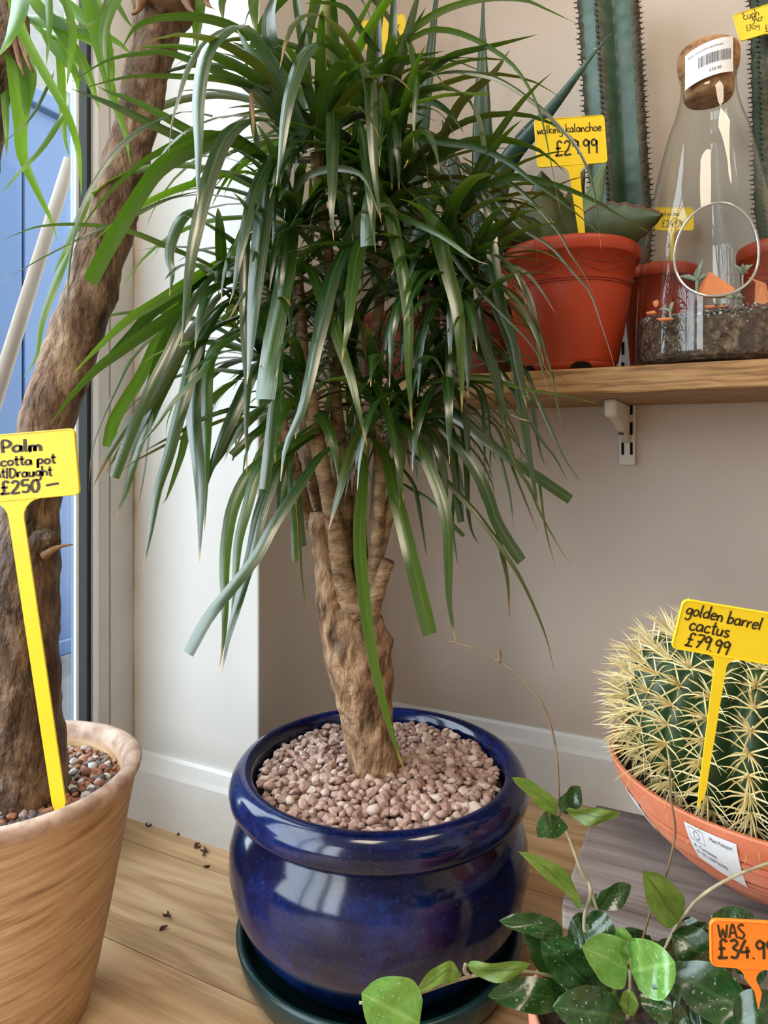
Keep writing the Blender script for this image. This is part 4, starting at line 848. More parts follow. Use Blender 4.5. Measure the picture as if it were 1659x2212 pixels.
 ([(830, 270), (880, 190), (961, 155), (1046, 162), (1096, 182), (1164, 230), (1198, 263), (1248, 321), (1282, 405), (1299, 541)], 11, 1.04, .90, 'dleaf', 0),
 ([(920, 350), (955, 294), (995, 219), (1063, 159), (1101, 108)], 22, 1.05, .98, 'dleaf_o', 0),
 ([(790, 310), (860, 290), (944, 304), (1029, 317), (1096, 348), (1147, 388), (1220, 440), (1292, 502)], 18, 1.04, .92, 'dleaf', 0),
 ([(860, 230), (904, 213), (944, 223), (978, 250), (1005, 292)], 14, 1.04, .96, 'dleaf', 0),
 # top
 ([(668, 180), (655, 90), (640, 0), (632, -70)], 22, 1.05, 1.0, 'dleaf', 0),
 ([(620, 170), (655, 90), (690, 0), (702, -50)], 16, 1.05, 1.0, 'dleaf', 0),
 ([(640, 160), (592, 105), (582, 40), (602, -30)], 32, 1.05, 1.0, 'dleaf', 0),
 ([(850, 150), (790, 80), (750, 20), (700, 5), (655, 8)], 13, 1.04, .96, 'dleaf', 0),
 ([(735, 120), (750, 90), (790, 20), (815, -30)], 12, 1.04, .98, 'dleaf_y', 0),
 ([(795, 170), (803, 110), (815, 40), (832, -40)], 26, 1.05, 1.0, 'dleaf', 0),
 ([(840, 180), (846, 110), (850, 30), (850, -40)], 20, 1.06, 1.02, 'dleaf', 0),
 ([(830, 280), (850, 180), (880, 70), (900, 0), (912, -40)], 24, 1.05, .98, 'dleaf', 0),
 ([(825, 280), (820, 150), (818, 0), (816, -50)], 15, 1.05, 1.0, 'dleaf_o', 0),
 ([(850, 140), (870, 85), (886, 94), (900, 170), (896, 236), (893, 322)], 16, 1.04, .92, 'dleaf_y', 0),
 ([(660, 330), (600, 210), (545, 120), (510, 60)], 26, 1.05, .98, 'dleaf_y', 0),
 ([(650, 340), (590, 240), (520, 175), (440, 150)], 24, 1.05, .98, 'dleaf', 0),
 ([(690, 330), (640, 200), (560, 120), (500, 90)], 24, 1.06, 1.02, 'dleaf_y', 0),
 ([(560, -30), (548, 0), (550, 40), (553, 75)], 22, 1.08, 1.05, 'dleaf_y', 0),
 ([(500, -40), (480, 0), (482, 45)], 17, 1.08, 1.05, 'dleaf_y', 0),
 ([(700, 310), (760, 230), (830, 140), (960, 110)], 20, 1.05, .98, 'dleaf', 0),
]
for (pts, w, z0, z1, mt, bl) in T_: traced(dra, pts, w, z0, z1, mt, bool(bl))
# dried tip leaf
traced(dra, [(560, 330), (548, 270), (543, 240), (540, 200)], 13, 1.0, .95, 'dleaf_y'); traced(dra, [(541, 200), (546, 250), (548, 302)], 9, .95, .93, 'dry')
# fuller rosettes round each growing tip
rg = random.Random(31)
def rosette(parent, c, n, lmin, lmax, w, mats, ok, up=(0, 0, 1), el0=75, el1=-25, bend=(70, 130)):
    made = 0; k = 0
    while made < n and k < n * 6:
        f = (made + .5) / n; az = k * 2.39996 + rg.uniform(-.3, .3); k += 1
        el = math.radians(el0 + (el1 - el0) * f + rg.uniform(-10, 10)); ln = rg.uniform(lmin, lmax) * (0.75 + 0.5 * math.sin(math.pi * min(1, f + .25)))
        bd = math.radians(rg.uniform(*bend)); p = c.copy(); P = [p.copy()]; m = 7
        for i in range(m):
            e = max(el - bd * ((i + .5) / m) ** 1.1, -1.5); st = ln / m
            p = p + Vector((math.cos(az) * math.cos(e), math.sin(az) * math.cos(e), math.sin(e))) * st; P.append(p.copy())
        if not all(ok(q) for q in P): continue
        ribbon(parent, P, w * rg.uniform(.8, 1.15), rg.choice(mats), rg.uniform(-.4, .4), rg.random() < .12, 0.22, 11, False); made += 1
def room_ok(q):
    u, v = uv_of(q)
    if v > 1.10 and u > -0.80 and q.z > 0.80: return False
    if v > 1.03 and u < -0.78: return False
    if v > 1.40 or u < -0.93: return False
    return q.y > 0.80 and q.z > 0.42
for (px, py, z, n, l0, l1) in ((690, 310, 1.06, 20, .24, .36), (640, 490, 1.06, 17, .22, .34), (845, 420, 1.07, 17, .20, .32), (830, 270, 1.08, 14, .22, .32), (575, 780, 1.07, 14, .18, .27), (660, 880, 1.08, 13, .18, .26), (815, 880, 1.06, 13, .16, .24), (880, 900, 1.08, 15, .18, .26), (928, 620, 1.07, 17, .20, .30), (705, -60, 1.06, 12, .2, .32), (720, 640, 1.09, 12, .18, .28)):
    rosette(dra, W(px, py, z), n, l0, l1, 0.0200, ['dleaf', 'dleaf', 'dleaf_o', 'dleaf_y'], room_ok)

# the many short inner leaves nobody could pick apart
fol = MB()
class _Sink: pass
def inner_leaf(c, az, el, ln, bd, w):
    p = c.copy(); P = [p.copy()]
    for i in range(6):
        e = max(el - bd * ((i + .5) / 6), -1.5); p = p + Vector((math.cos(az) * math.cos(e), math.sin(az) * math.cos(e), math.sin(e))) * ln / 6; P.append(p.copy())
    if not all(room_ok(q) for q in P): return
    h = P[-1] - P[0]; h.z = 0; h.normalize(); s0 = Vector((-h.y, h.x, 0)); Q = spline(P, 9); vs_ = []; uvs = []
    for i, q in enumerate(Q):
        t = i / 9; T = (Q[min(i + 1, 9)] - Q[max(i - 1, 0)]).normalized(); s = (s0 - T * s0.dot(T)).normalized(); nn = s.cross(T); hw = w / 2 * (.6 + .4 * min(1, t * 3)) * max(.03, 1 - t ** 2.6)
        for x in (-1, 0, 1): vs_.append(q + s * x * hw + nn * abs(x) * hw * .22); uvs.append(((x + 1) / 2, t))
    fol.add(vs_, [(3 * i + j, 3 * i + j + 1, 3 * i + j + 4, 3 * i + j + 3) for i in range(9) for j in range(2)], uvs)
for (px, py, z, n) in ((690, 310, 1.07, 34), (640, 490, 1.07, 30), (845, 420, 1.08, 34), (830, 270, 1.08, 26), (575, 780, 1.08, 20), (660, 880, 1.08, 20), (815, 880, 1.07, 16), (880, 900, 1.08, 24), (928, 620, 1.07, 30), (760, 560, 1.09, 26), (980, 700, 1.06, 34), (600, 640, 1.08, 28), (990, 480, 1.05, 34), (1010, 600, 1.04, 34), (960, 820, 1.06, 26), (760, 760, 1.10, 24), (480, 620, 1.06, 16)):
    for k in range(n): inner_leaf(W(px, py, z), rg.uniform(0, 6.28), math.radians(rg.uniform(-20, 75)), rg.uniform(.14, .26), math.radians(rg.uniform(50, 120)), .018)
o = part('inner_foliage', fol, M['dleaf'], dra, True); o['kind'] = 'stuff'

# ------------------------------------------------------------------ the palm in the terracotta pot
palm = thing('palm_tree', 'tall palm with thick rough trunk leaning in the terracotta pot', 'plant', Vector((TC.x - 0.03, TC.y, 0.30)))
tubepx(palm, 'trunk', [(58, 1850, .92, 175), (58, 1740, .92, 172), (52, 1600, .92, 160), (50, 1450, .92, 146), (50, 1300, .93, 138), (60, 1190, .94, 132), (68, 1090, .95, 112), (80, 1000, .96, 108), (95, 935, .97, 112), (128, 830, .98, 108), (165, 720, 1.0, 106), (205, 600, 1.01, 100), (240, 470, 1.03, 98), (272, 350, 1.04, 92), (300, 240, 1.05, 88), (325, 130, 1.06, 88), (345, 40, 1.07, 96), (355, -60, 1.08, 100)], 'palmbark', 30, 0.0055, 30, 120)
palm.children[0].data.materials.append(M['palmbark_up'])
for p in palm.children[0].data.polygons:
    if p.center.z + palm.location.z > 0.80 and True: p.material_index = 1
tubepx(palm, 'branch_scar', [(70, 1180, .93, 70), (105, 1165, .915, 58), (120, 1172, .91, 30)], 'palmbark', 14, 0.005, 50, 10)
tubepx(palm, 'splinter', [(95, 1200, .91, 22), (125, 1182, .905, 12), (157, 1176, .90, 2)], 'fibre', 7, 0.001, 50, 8)
tubepx(palm, 'side_trunk', [(-40, 420, 1.02, 60), (-20, 280, 1.02, 56), (0, 150, 1.02, 60), (18, 60, 1.02, 70), (22, -40, 1.02, 70)], 'palmbark', 14, 0.005, 40, 24)
for (a, b) in (((40, 75), (70, 155)), ((30, 85), (52, 165)), ((310, 15), (285, 30)), ((395, 10), (425, 28)), ((430, -5), (465, 20)), ((50, 70), (62, 130)), ((400, -20), (450, -8))):
    tubepx(palm, 'fibre', [(a[0], a[1] - 30, 1.03, 26), ((a[0] + b[0]) / 2, (a[1] + b[1]) / 2, 1.0, 18), (b[0], b[1], .99, 3)], 'fibre', 7, 0.002, 60, 8)
tubepx(palm, 'crown_base', [(350, 40, 1.06, 112), (354, 0, 1.065, 140), (358, -70, 1.07, 150)], 'fibre', 18, 0.008, 45, 10)
PL_ = [
 ([(20, -70), (30, 0), (50, 68), (101, 162), (145, 243), (169, 321), (176, 422)], 25, 1.0, .88, 'pleaf', 0),
 ([(40, -40), (42, 10), (22, 78), (-6, 125)], 33, 1.0, .9, 'pleaf', 0),
 ([(100, -40), (105, -5), (106, 68), (100, 142)], 15, 1.03, .95, 'pleaf', 0),
 ([(130, -50), (140, -10), (158, 68), (149, 152), (143, 192)], 19, 1.03, .95, 'pleaf', 0),
 ([(160, -80), (185, -10), (216, 101), (243, 203), (270, 287), (281, 356)], 27, 1.05, .96, 'pleaf', 0),
 ([(180, -60), (205, -10), (228, 68), (243, 152), (240, 205)], 22, 1.05, .97, 'pleaf', 0),
 ([(10, 90), (25, 130), (37, 203), (45, 270), (50, 338), (78, 405), (110, 473), (124, 522)], 25, 1.02, .92, 'pleaf', 0),
 ([(40, 100), (50, 140), (57, 220), (55, 302)], 22, 1.03, .97, 'pleaf', 0),
 ([(60, 120), (70, 160), (67, 203), (60, 245)], 17, 1.05, 1.0, 'pleaf', 0),
 ([(0, 130), (8, 180), (13, 270), (14, 342)], 16, 1.04, .98, 'pleaf', 0),
 ([(90, 60), (120, 100), (150, 140), (185, 182)], 22, 1.07, 1.03, 'pleaf', 0),
 ([(110, 80), (130, 130), (137, 270), (150, 342)], 17, 1.07, 1.02, 'pleaf', 0),
 ([(232, -20), (225, 15), (203, 47), (169, 57), (142, 44)], 7, 1.02, .95, 'dleaf_y', 0),
 ([(115, 150), (110, 170), (74, 243), (34, 287), (0, 311)], 6, 1.02, .92, 'dleaf', 0),
 ([(150, 215), (140, 240), (95, 314), (34, 381), (0, 421)], 10, 1.02, .9, 'pleaf', 0),
 ([(200, 410), (180, 450), (150, 520), (115, 592)], 16, 1.0, .9, 'pleaf', 0),
 ([(160, 500), (142, 554), (111, 635), (88, 703), (78, 770), (51, 815)], 15, 1.0, .9, 'pleaf', 0),
 ([(235, -30), (250, 0), (272, 40), (292, 66)], 12, 1.06, 1.0, 'pleaf', 0),
 ([(60, -60), (75, 0), (120, 45), (190, 70), (250, 110)], 24, 1.08, 1.06, 'pleaf', 0),
 ([(20, 10), (60, 35), (130, 50), (200, 90), (235, 130)], 26, 1.09, 1.07, 'pleaf', 0),
 ([(110, -40), (150, 10), (205, 60), (260, 95), (285, 120)], 22, 1.08, 1.05, 'pleaf', 0),
 ([(30, 20), (0, 10), (-30, 30)], 26, 1.05, 1.0, 'pleaf', 0),
 ([(90, 20), (130, 65), (170, 120), (195, 175), (215, 240)], 24, 1.08, 1.05, 'pleaf', 0),
 ([(-10, 60), (10, 20), (18, -40)], 26, 1.05, 1.02, 'pleaf', 0),
 ([(60, 30), (90, 60), (128, 90), (160, 150), (170, 200)], 22, 1.09, 1.06, 'pleaf', 0),
 ([(330, -60), (270, -30), (236, 20), (222, 90), (232, 170)], 20, 1.04, .97, 'pleaf', 0),
 ([(380, -60), (430, -30), (428, 60), (424, 110)], 18, 1.08, 1.04, 'pleaf', 0),
 ([(340, -60), (410, 20), (420, 60), (418, 100)], 12, 1.1, 1.08, 'pleaf', 0),
]
for (pts, w, z0, z1, mt, bl) in PL_: traced(palm, pts, w, z0, z1, mt, bool(bl))

t_label('large yellow label reading Palm and £250 in front of the thick trunk', W(38, 1008, .85), .150, .084, .412, 5.0, [('Palm', -.0187, .0190, .0155, -2, 1.7), ('terracotta pot', -.0594, .0040, .0125, -2, 1.42), ('light/Draught', -.0447, -.0115, .0125, -2, 1.3), ('£250 -', -.0235, -.0325, .0165, -1, 1.4)], sx=-.0075, sw=.019, neck=.022, sroll=3.2, th=.003, pen=1.7, tipw=.45)
# ------------------------------------------------------------------ barrel cactus in its bowl on the bench
GC = W(1690, 1640, 0.85); GC.z = BZ
bowl = thing('plastic_bowl', 'wide terracotta plastic bowl with horizontal grooves holding the barrel cactus', 'plant bowl', GC)
RB = 0.206; RZ = 0.385 - BZ
def bowl_r(z):
    P = [(0.0, 0.078), (0.02, 0.108), (0.045, 0.142), (0.07, 0.168), (0.095, 0.187), (0.112, 0.197), (0.125, 0.203), (RZ, RB)]
    for (a, ra), (b, rb) in zip(P, P[1:]):
        if z <= b: return ra + (rb - ra) * (z - a) / (b - a)
    return RB
pr = [(0.001, 0), (0.07, 0)]; z = 0.0
gro = [0.010 + i * 0.0104 for i in range(10)]
for zz in gro: pr += [(bowl_r(zz - 0.0020), zz - 0.0020), (bowl_r(zz) - 0.0085, zz - 0.0014), (bowl_r(zz) - 0.0085, zz + 0.0016), (bowl_r(zz + 0.0020) + 0.0012, zz + 0.0018)]
pr += [(bowl_r(0.112), 0.112), (bowl_r(0.125), 0.125), (RB, RZ - 0.002), (RB - 0.001, RZ), (RB - 0.005, RZ), (RB - 0.007, RZ - 0.004), (RB - 0.014, RZ - 0.03), (RB - 0.03, RZ - 0.06)]
mb = MB(); lathe(mb, pr, (0, 0, 0), 120); obj('bowl_shell', mb, M['plastic_terra'], bowl, True).data.set_sharp_from_angle(angle=0.5)
sm_ = [p for p in bowl.children][0]
mb = MB(); disc(mb, (0, 0, RZ - 0.022), RB - 0.012, 64, zf=lambda a, r: 0.004 * noise.noise(Vector((math.cos(a) * r * 60, math.sin(a) * r * 60, 0))), rings=14); o = obj('soil', mb, M['soil'], bowl); o['label'] = 'dark potting soil'
rg2 = random.Random(8); pm2 = pebble_meshes(4, M['gravel_pink'], 5)
for i in range(40):
    a = rg2.uniform(math.pi * 0.95, math.pi * 1.75); r = rg2.uniform(0.165, 0.192)
    o = bpy.data.objects.new('grit', rg2.choice(pm2)); C.objects.link(o); o.parent = bowl; o.location = (r * math.cos(a), r * math.sin(a), RZ - 0.019); s = rg2.uniform(.002, .0048); o.scale = (s, s, s); o.rotation_euler = (rg2.random() * 3, rg2.random() * 3, 0)
# paper stickers bent round the bowl
def ang_of(px):                                                     # angle on the bowl that shows at this column (near side)
    best = None
    for i in range(1440):
        a = math.pi + math.pi * i / 1440; q = GC + Vector((math.cos(a) * 0.2, math.sin(a) * 0.2, 0)); x = CX + F * q.x / q.y
        if best is None or abs(x - px) < best[0]: best = (abs(x - px), a)
    return best[1]
def sticker(parent, a0, a1, zl0, zh0, zl1, zh1, items, name='sticker'):
    n = 12; mb = MB(); vs_ = []
    def sp(f, g, off): 
        a = a0 + (a1 - a0) * f; zl = zl0 + (zl1 - zl0) * f; zh = zh0 + (zh1 - zh0) * f; z = zl + (zh - zl) * g; r = bowl_r(z) + off
        return Vector((math.cos(a) * r, math.sin(a) * r, z))
    for i in range(n + 1):
        for j in range(7): vs_.append(sp(i / n, j / 6, 0.0018))
    mb.add(vs_, [(7 * i + j, 7 * (i + 1) + j, 7 * (i + 1) + j + 1, 7 * i + j + 1) for i in range(n) for j in range(6)])
    o = obj(name, mb, M['paper'], parent, True); o['label'] = 'white paper plant passport sticker'
    pb = MB()
    for it in items:
        if it[0] == 'text':
            v_, f_ = text_mesh(it[1], it[4]); pb.add([sp(it[2] + q.x, it[3] + q.y * 1.7, 0.0024) for q in v_], f_)
        else:
            x0, y0, x1, y1 = it[1:5]; pb.add([sp(x0, y0, .0024), sp(x1, y0, .0024), sp(x1, y1, .0024), sp(x0, y1, .0024)], [(0, 1, 2, 3)])
    if items: obj('print', pb, M['print'], o)
    return o
a0, a1 = ang_of(1484), ang_of(1594)
fl = []
for (x0, y0, x1, y1) in ((.07, .62, .075, .93), (.36, .62, .365, .93), (.07, .93, .365, .94), (.07, .62, .365, .63)): fl.append(('box', x0, y0, x1, y1))
for i in range(12):
    a = i * math.pi / 6; x, y = .217 + .055 * math.cos(a), .78 + .10 * math.sin(a); fl.append(('box', x - .008, y - .015, x + .008, y + .015))
sticker(bowl, a0, a1, 0.080, 0.128, 0.060, 0.127, [('text', 'Plant Passport', .50, .83, .072), ('text', 'A  Cactaceae', .08, .42, .085), ('text', 'B  NL-206756740', .08, .24, .085)] + fl)
sticker(bowl, ang_of(1341) + 0.02, ang_of(1341) + 0.15, 0.072, 0.116, 0.060, 0.104, [])

cac = thing('barrel_cactus', 'round golden barrel cactus with dense pale yellow spines', 'cactus', GC + Vector((0, 0, RZ - 0.03)))
NR = 25; CR, CH, CZ0 = 0.168, 0.118, 0.088                         # radius, half height, centre height over its foot
def cac_pt(a, t, rib=1.0):                                         # t: -1 (foot) .. 1 (top)
    ph = t * math.pi / 2 * 0.98; rr = CR * math.cos(ph) ** 0.8; d = 0.018 * (abs(math.cos(NR * a / 2)) ** 0.8 * 2 - 1) * min(1, rr / CR * 1.3)
    r = max(0.004, rr + d * rib); return Vector((r * math.cos(a), r * math.sin(a), CZ0 + CH * math.sin(ph) - 0.012 * max(0, t) ** 8))
mb = MB(); na = NR * 8; nt = 26; vs_ = []
for j in range(nt + 1):
    for i in range(na): vs_.append(cac_pt(2 * math.pi * i / na, -1 + 2 * j / nt))
fs = [(j * na + i, j * na + (i + 1) % na, (j + 1) * na + (i + 1) % na, (j + 1) * na + i) for j in range(nt) for i in range(na)]
mb.add(vs_, fs); obj('body', mb, M['cactus'], cac, True)
rg3 = random.Random(5)
for k in range(NR):
    a = 2 * math.pi * k / NR; mb = MB()
    dirc = Vector((math.cos(a), math.sin(a), 0)); side = Vector((-math.sin(a), math.cos(a), 0))
    if dirc.y > 0.55: continue
    for j in range(14):
        t = -0.62 + 1.58 * j / 13; p = cac_pt(a, t); q = cac_pt(a, min(1, t + .04)); up = (q - p).normalized(); nn = side.cross(up); nn = nn if nn.dot(dirc) > 0 or t > .9 else -nn
        nsp = 15 if t < .8 else 15
        for m in range(nsp):
            if m < 7 or t > .8:
                th = 2 * math.pi * m / (7 if t <= .8 else nsp) + rg3.uniform(-.25, .25); d = side * math.cos(th) * 1.15 + up * math.sin(th) * .7 + nn * rg3.uniform(.30, .65); ln = rg3.uniform(.030, .042)
            else:
                d = nn * 1.0 + side * rg3.uniform(-.6, .6) + up * rg3.uniform(-.6, .35); ln = rg3.uniform(.034, .050)
            if t > .8: d += Vector((0, 0, .4)); ln *= .9
            d.normalize(); e1 = d.orthogonal().normalized(); e2 = d.cross(e1); w = rg3.uniform(.0010, .0014)
            p0_ = p + nn * .001; mid = p0_ + d * ln * .55 + Vector((0, 0, .0012)); tip_ = p0_ + d * ln + Vector((0, 0, -.003))
            b = [p0_ + (e1 * math.cos(x) + e2 * math.sin(x)) * w for x in (0, 2.1, 4.2)]; c2 = [mid + (e1 * math.cos(x) + e2 * math.sin(x)) * w * .75 for x in (0, 2.1, 4.2)]
            mb.add(b + c2 + [tip_], [(0, 1, 4, 3), (1, 2, 5, 4), (2, 0, 3, 5), (3, 4, 6), (4, 5, 6), (5, 3, 6)])
    o = obj('spine_row', mb, M['spine'], cac); o['kind'] = 'stuff'
tipz = GC.z + RZ - 0.022
at = W(1574, 1366, .665)
t_label('bright yellow label reading golden barrel cactus stuck in the cactus bowl', at, .100, .054, .172, -9.0, [('golden barrel', -.0445, .0115, .0132, -3), ('cactus', -.038, -.0035, .0140, -3), ('£79.99', -.0375, -.0205, .0150, -5)], sx=0.001, sw=.0115, neck=.010, yaw=-6, pitch=-12, sroll=5.5, pen=1.35)

# ------------------------------------------------------------------ hoya in the foreground
HP = W(1372, 2150, .66); HP.z = 0
hp = thing('plastic_pot', 'small terracotta coloured pot with the trailing hoya in the foreground', 'pot', HP)
mb = MB(); lathe(mb, [(.001, 0), (.068, 0), (.072, .003), (.090, .190), (.097, .192), (.101, .199), (.102, .223), (.100, .231), (.096, .232), (.0945, .228), (.092, .195)], (0, 0, 0), 72); obj('pot_shell', mb, M['plastic_terra'], hp, True)
mb = MB(); disc(mb, (0, 0, .211), .0925, 40, zf=lambda a, r: .226 * 0 + .004 * noise.noise(Vector((math.cos(a) * r * 70, math.sin(a) * r * 70, 3))), rings=10); o = obj('soil', mb, M['soil'], hp); o['label'] = 'dark potting soil'
hoya = thing('hoya', 'trailing hoya with thick speckled oval leaves and long bare vines', 'plant', Vector((HP.x, HP.y, .211)))
def oval(parent, b, t, wpx, mat, zb, zt, roll=0.0, droop=.15, fold=.18, sharp=1.0):
    """an oval pointed leaf from base pixel b to tip pixel t"""
    B, T = W(b[0], b[1], zb), W(t[0], t[1], zt); ax = T - B; ln = ax.length; ax.normalize()
    view = ((B + T) / 2 - Vector((0, 0, HC))).normalized()
    s = ax.cross(view); s.normalize(); s = Matrix.Rotation(math.radians(roll), 3, ax) @ s; nn = s.cross(ax)
    if nn.dot(view) > 0: nn = -nn; s = -s
    hw = wpx / 2 / F * (zb + zt) / 2 / max(.55, math.cos(math.radians(roll))); n = 14; m = 8; vs_ = []; uvs = []; rgl = random.Random(int(b[0] * 7 + b[1])); ph = rgl.uniform(0, 6)
    for i in range(n + 1):
        f = i / n; wv = (math.sin(math.pi * f ** (.86 * sharp)) ** .56) * 1.0 * (1 if f < .9 else (1 - (f - .9) * 2.5)) if 0 < f < 1 else 0.02
        for j in range(m + 1):
            x = -1 + 2 * j / m
            p = B + ax * (ln * f) + s * (x * hw * wv) + nn * (abs(x) ** 1.3 * hw * wv * fold + droop * ln * (4 * f * (1 - f)) * .5 - droop * ln * f * f * .4 + .003 * math.sin(f * 9 + x * 2.5 + ph) * wv)
            vs_.append(p); uvs.append(((x + 1) / 2, f))
    mb = MB(); mb.add(vs_, [(i * (m + 1) + j, i * (m + 1) + j + 1, (i + 1) * (m + 1) + j + 1, (i + 1) * (m + 1) + j) for i in range(n) for j in range(m)], uvs)
    return part('leaf', mb, M[mat], parent, True)
def vine(parent, pts, d0, d1, mat='vine', name='vine'):
    mb = MB(); n = len(pts); tube(mb, [W(*p) for p in pts], [(d0 + (d1 - d0) * i / (n - 1)) / 2 for i in range(n)], 7, (n - 1) * 5, .0002, 200)
    return part(name, mb, M[mat], parent, True)
vine(hoya, [(1290, 2150, .68), (1268, 2060, .68), (1262, 1985, .69), (1275, 1935, .69), (1272, 1905, .70), (1255, 1880, .70), (1237, 1830, .71), (1222, 1790, .715), (1209, 1765, .72)], .0042, .0036)
vine(hoya, [(1330, 2060, .69), (1305, 2005, .69), (1288, 1960, .695), (1276, 1920, .70), (1258, 1885, .70)], .0034, .003)
vine(hoya, [(1209, 1765, .72), (1207, 1710, .73), (1204, 1650, .74), (1193, 1580, .75), (1168, 1515, .76), (1122, 1462, .78), (1085, 1433, .80), (1040, 1406, .82), (990, 1390, .84), (968, 1385, .85)], .0022, .0022, 'vine_d')
vine(hoya, [(1078, 1432, .80), (1080, 1415, .80), (1077, 1405, .80)], .002, .005, 'vine_d', 'bud')
oval(hoya, (1204, 1756), (1111, 1680), 34, 'hleaf_u', .72, .70, 25, .12)
oval(hoya, (1210, 1752), (1254, 1700), 40, 'hleaf', .72, .73, 30, .05)
oval(hoya, (1222, 1749), (1341, 1761), 30, 'hleaf_u', .72, .70, 35, .25)
oval(hoya, (1214, 1768), (1164, 1806), 52, 'hleaf', .72, .68, 15, .1)
oval(hoya, (1256, 1962), (1133, 1838), 34, 'hleaf_u', .69, .68, 35, .22)
oval(hoya, (1276, 1952), (1368, 1915), 42, 'hleaf', .70, .715, 20, .2)
vine(hoya, [(1385, 2040, .68), (1400, 1985, .685), (1415, 1942, .69), (1438, 1890, .70), (1452, 1840, .70), (1459, 1790, .70), (1451, 1735, .70), (1447, 1690, .705), (1449, 1640, .71)], .0026, .002, 'vine_d')
vine(hoya, [(1430, 2060, .67), (1464, 1995, .675), (1480, 1975, .675), (1505, 1945, .675), (1545, 1915, .675), (1600, 1887, .675), (1672, 1860, .675)], .0036, .0032)
oval(hoya, (1466, 1992), (1391, 1884), 74, 'hleaf_u', .675, .66, 10, .06, .3)
oval(hoya, (1472, 1988), (1532, 2003), 26, 'hleaf', .675, .67, 30, .2)
oval(hoya, (1216, 2022), (1089, 1986), 46, 'hleaf', .68, .66, 15, .28)
oval(hoya, (1215, 2130), (1132, 2008), 52, 'hleaf', .67, .66, 10, .12)
oval(hoya, (1268, 2125), (1169, 2027), 84, 'hleaf', .66, .655, 5, .08)
oval(hoya, (1208, 2156), (1061, 2148), 64, 'hleaf', .65, .63, 10, .2)
oval(hoya, (1348, 2202), (1200, 2174), 92, 'hleaf', .62, .60, 10, .14)
oval(hoya, (1356, 2094), (1260, 2046), 92, 'hleaf_l', .63, .61, 8, .08, .1, .9)
oval(hoya, (1362, 2096), (1457, 2080), 112, 'hleaf_l', .63, .61, 10, .1, .12, .9)
oval(hoya, (1360, 2074), (1340, 2003), 46, 'hleaf_l', .635, .63, 5, .05, .1, .9)
oval(hoya, (1398, 2120), (1441, 2214), 60, 'hleaf', .62, .60, 5, .1)
oval(hoya, (1354, 2192), (1362, 2138), 40, 'hleaf_u', .62, .62, 10, .05)
oval(hoya, (1620, 2190), (1448, 2098), 104, 'hleaf', .60, .63, 8, .12)
oval(hoya, (1452, 2016), (1566, 2094), 84, 'hleaf', .67, .65, 5, .1)
oval(hoya, (1530, 2000), (1634, 1982), 56, 'hleaf', .68, .68, 5, .15)
oval(hoya, (1590, 2214), (1690, 2160), 84, 'hleaf', .58, .58, 5, .1)
oval(hoya, (1262, 1990), (1334, 2034), 74, 'hleaf', .69, .67, 8, .1)
oval(hoya, (1264, 1972), (1236, 2056), 44, 'hleaf', .695, .68, 5, .08)
oval(hoya, (1500, 2090), (1420, 2040), 70, 'hleaf', .68, .67, 5, .1)
oval(hoya, (1570, 2120), (1520, 2030), 60, 'hleaf', .67, .67, 5, .1)
oval(hoya, (1300, 2150), (1260, 2090), 60, 'hleaf', .66, .66, 5, .1)
oval(hoya, (1480, 2200), (1540, 2150), 70, 'hleaf', .62, .62, 5, .1)
for (b_, t_, w_, m_, z_) in (((1330, 2130), (1278, 2062), 66, 'hleaf', .66), ((1400, 2060), (1346, 2010), 56, 'hleaf', .69), ((1440, 2150), (1510, 2090), 78, 'hleaf', .65), ((1540, 2060), (1490, 2010), 60, 'hleaf', .69), ((1590, 2100), (1650, 2060), 70, 'hleaf', .66), ((1300, 2200), (1250, 2140), 74, 'hleaf', .64), ((1420, 2190), (1490, 2214), 70, 'hleaf', .61), ((1520, 2200), (1585, 2130), 72, 'hleaf', .63), ((1250, 2180), (1195, 2120), 60, 'hleaf', .66), ((1480, 2060), (1545, 2030), 60, 'hleaf', .70), ((1228, 2070), (1262, 2012), 54, 'hleaf', .70), ((1300, 2075), (1340, 2018), 58, 'hleaf', .70), ((1375, 2070), (1402, 2022), 52, 'hleaf', .70), ((1435, 2085), (1400, 2035), 56, 'hleaf', .70)): oval(hoya, b_, t_, w_, m_, z_, z_ - .01, 8, .1)
vine(hoya, [(1356, 2200, .63), (1362, 2150, .63), (1361, 2095, .63)], .004, .003)
vine(hoya, [(1335, 2190, .64), (1328, 2140, .64), (1330, 2110, .64)], .006, .004, 'hleaf_u')
vine(hoya, [(1230, 2120, .665), (1170, 2104, .655), (1120, 2098, .65), (1060, 2102, .64), (1013, 2110, .635), (960, 2126, .62), (900, 2147, .60), (840, 2165, .575), (776, 2166, .57)], .0034, .0026)
oval(hoya, (1009, 2084), (1144, 2092), 34, 'hleaf_u', .635, .62, 20, .45)
vine(hoya, [(1013, 2108, .635), (1004, 2098, .635), (1006, 2082, .635)], .004, .0036)
oval(hoya, (992, 2100), (907, 2132), 36, 'hleaf_u', .635, .60, 25, .3)
oval(hoya, (906, 2212), (783, 2146), 128, 'hleaf_l', .565, .55, 0, .06, .12, .85)
t_label('orange label reading WAS beside the hoya leaves', W(1604, 2040, .575), .053, .041, .034, 1.0, [('WAS', -.0195, .0045, .0125, 2), ('£34.99', -.0200, -.0125, .0165, 2)], 'orange', sx=.006, sw=.009, neck=.009, yaw=-6, sroll=14, pen=1.4)

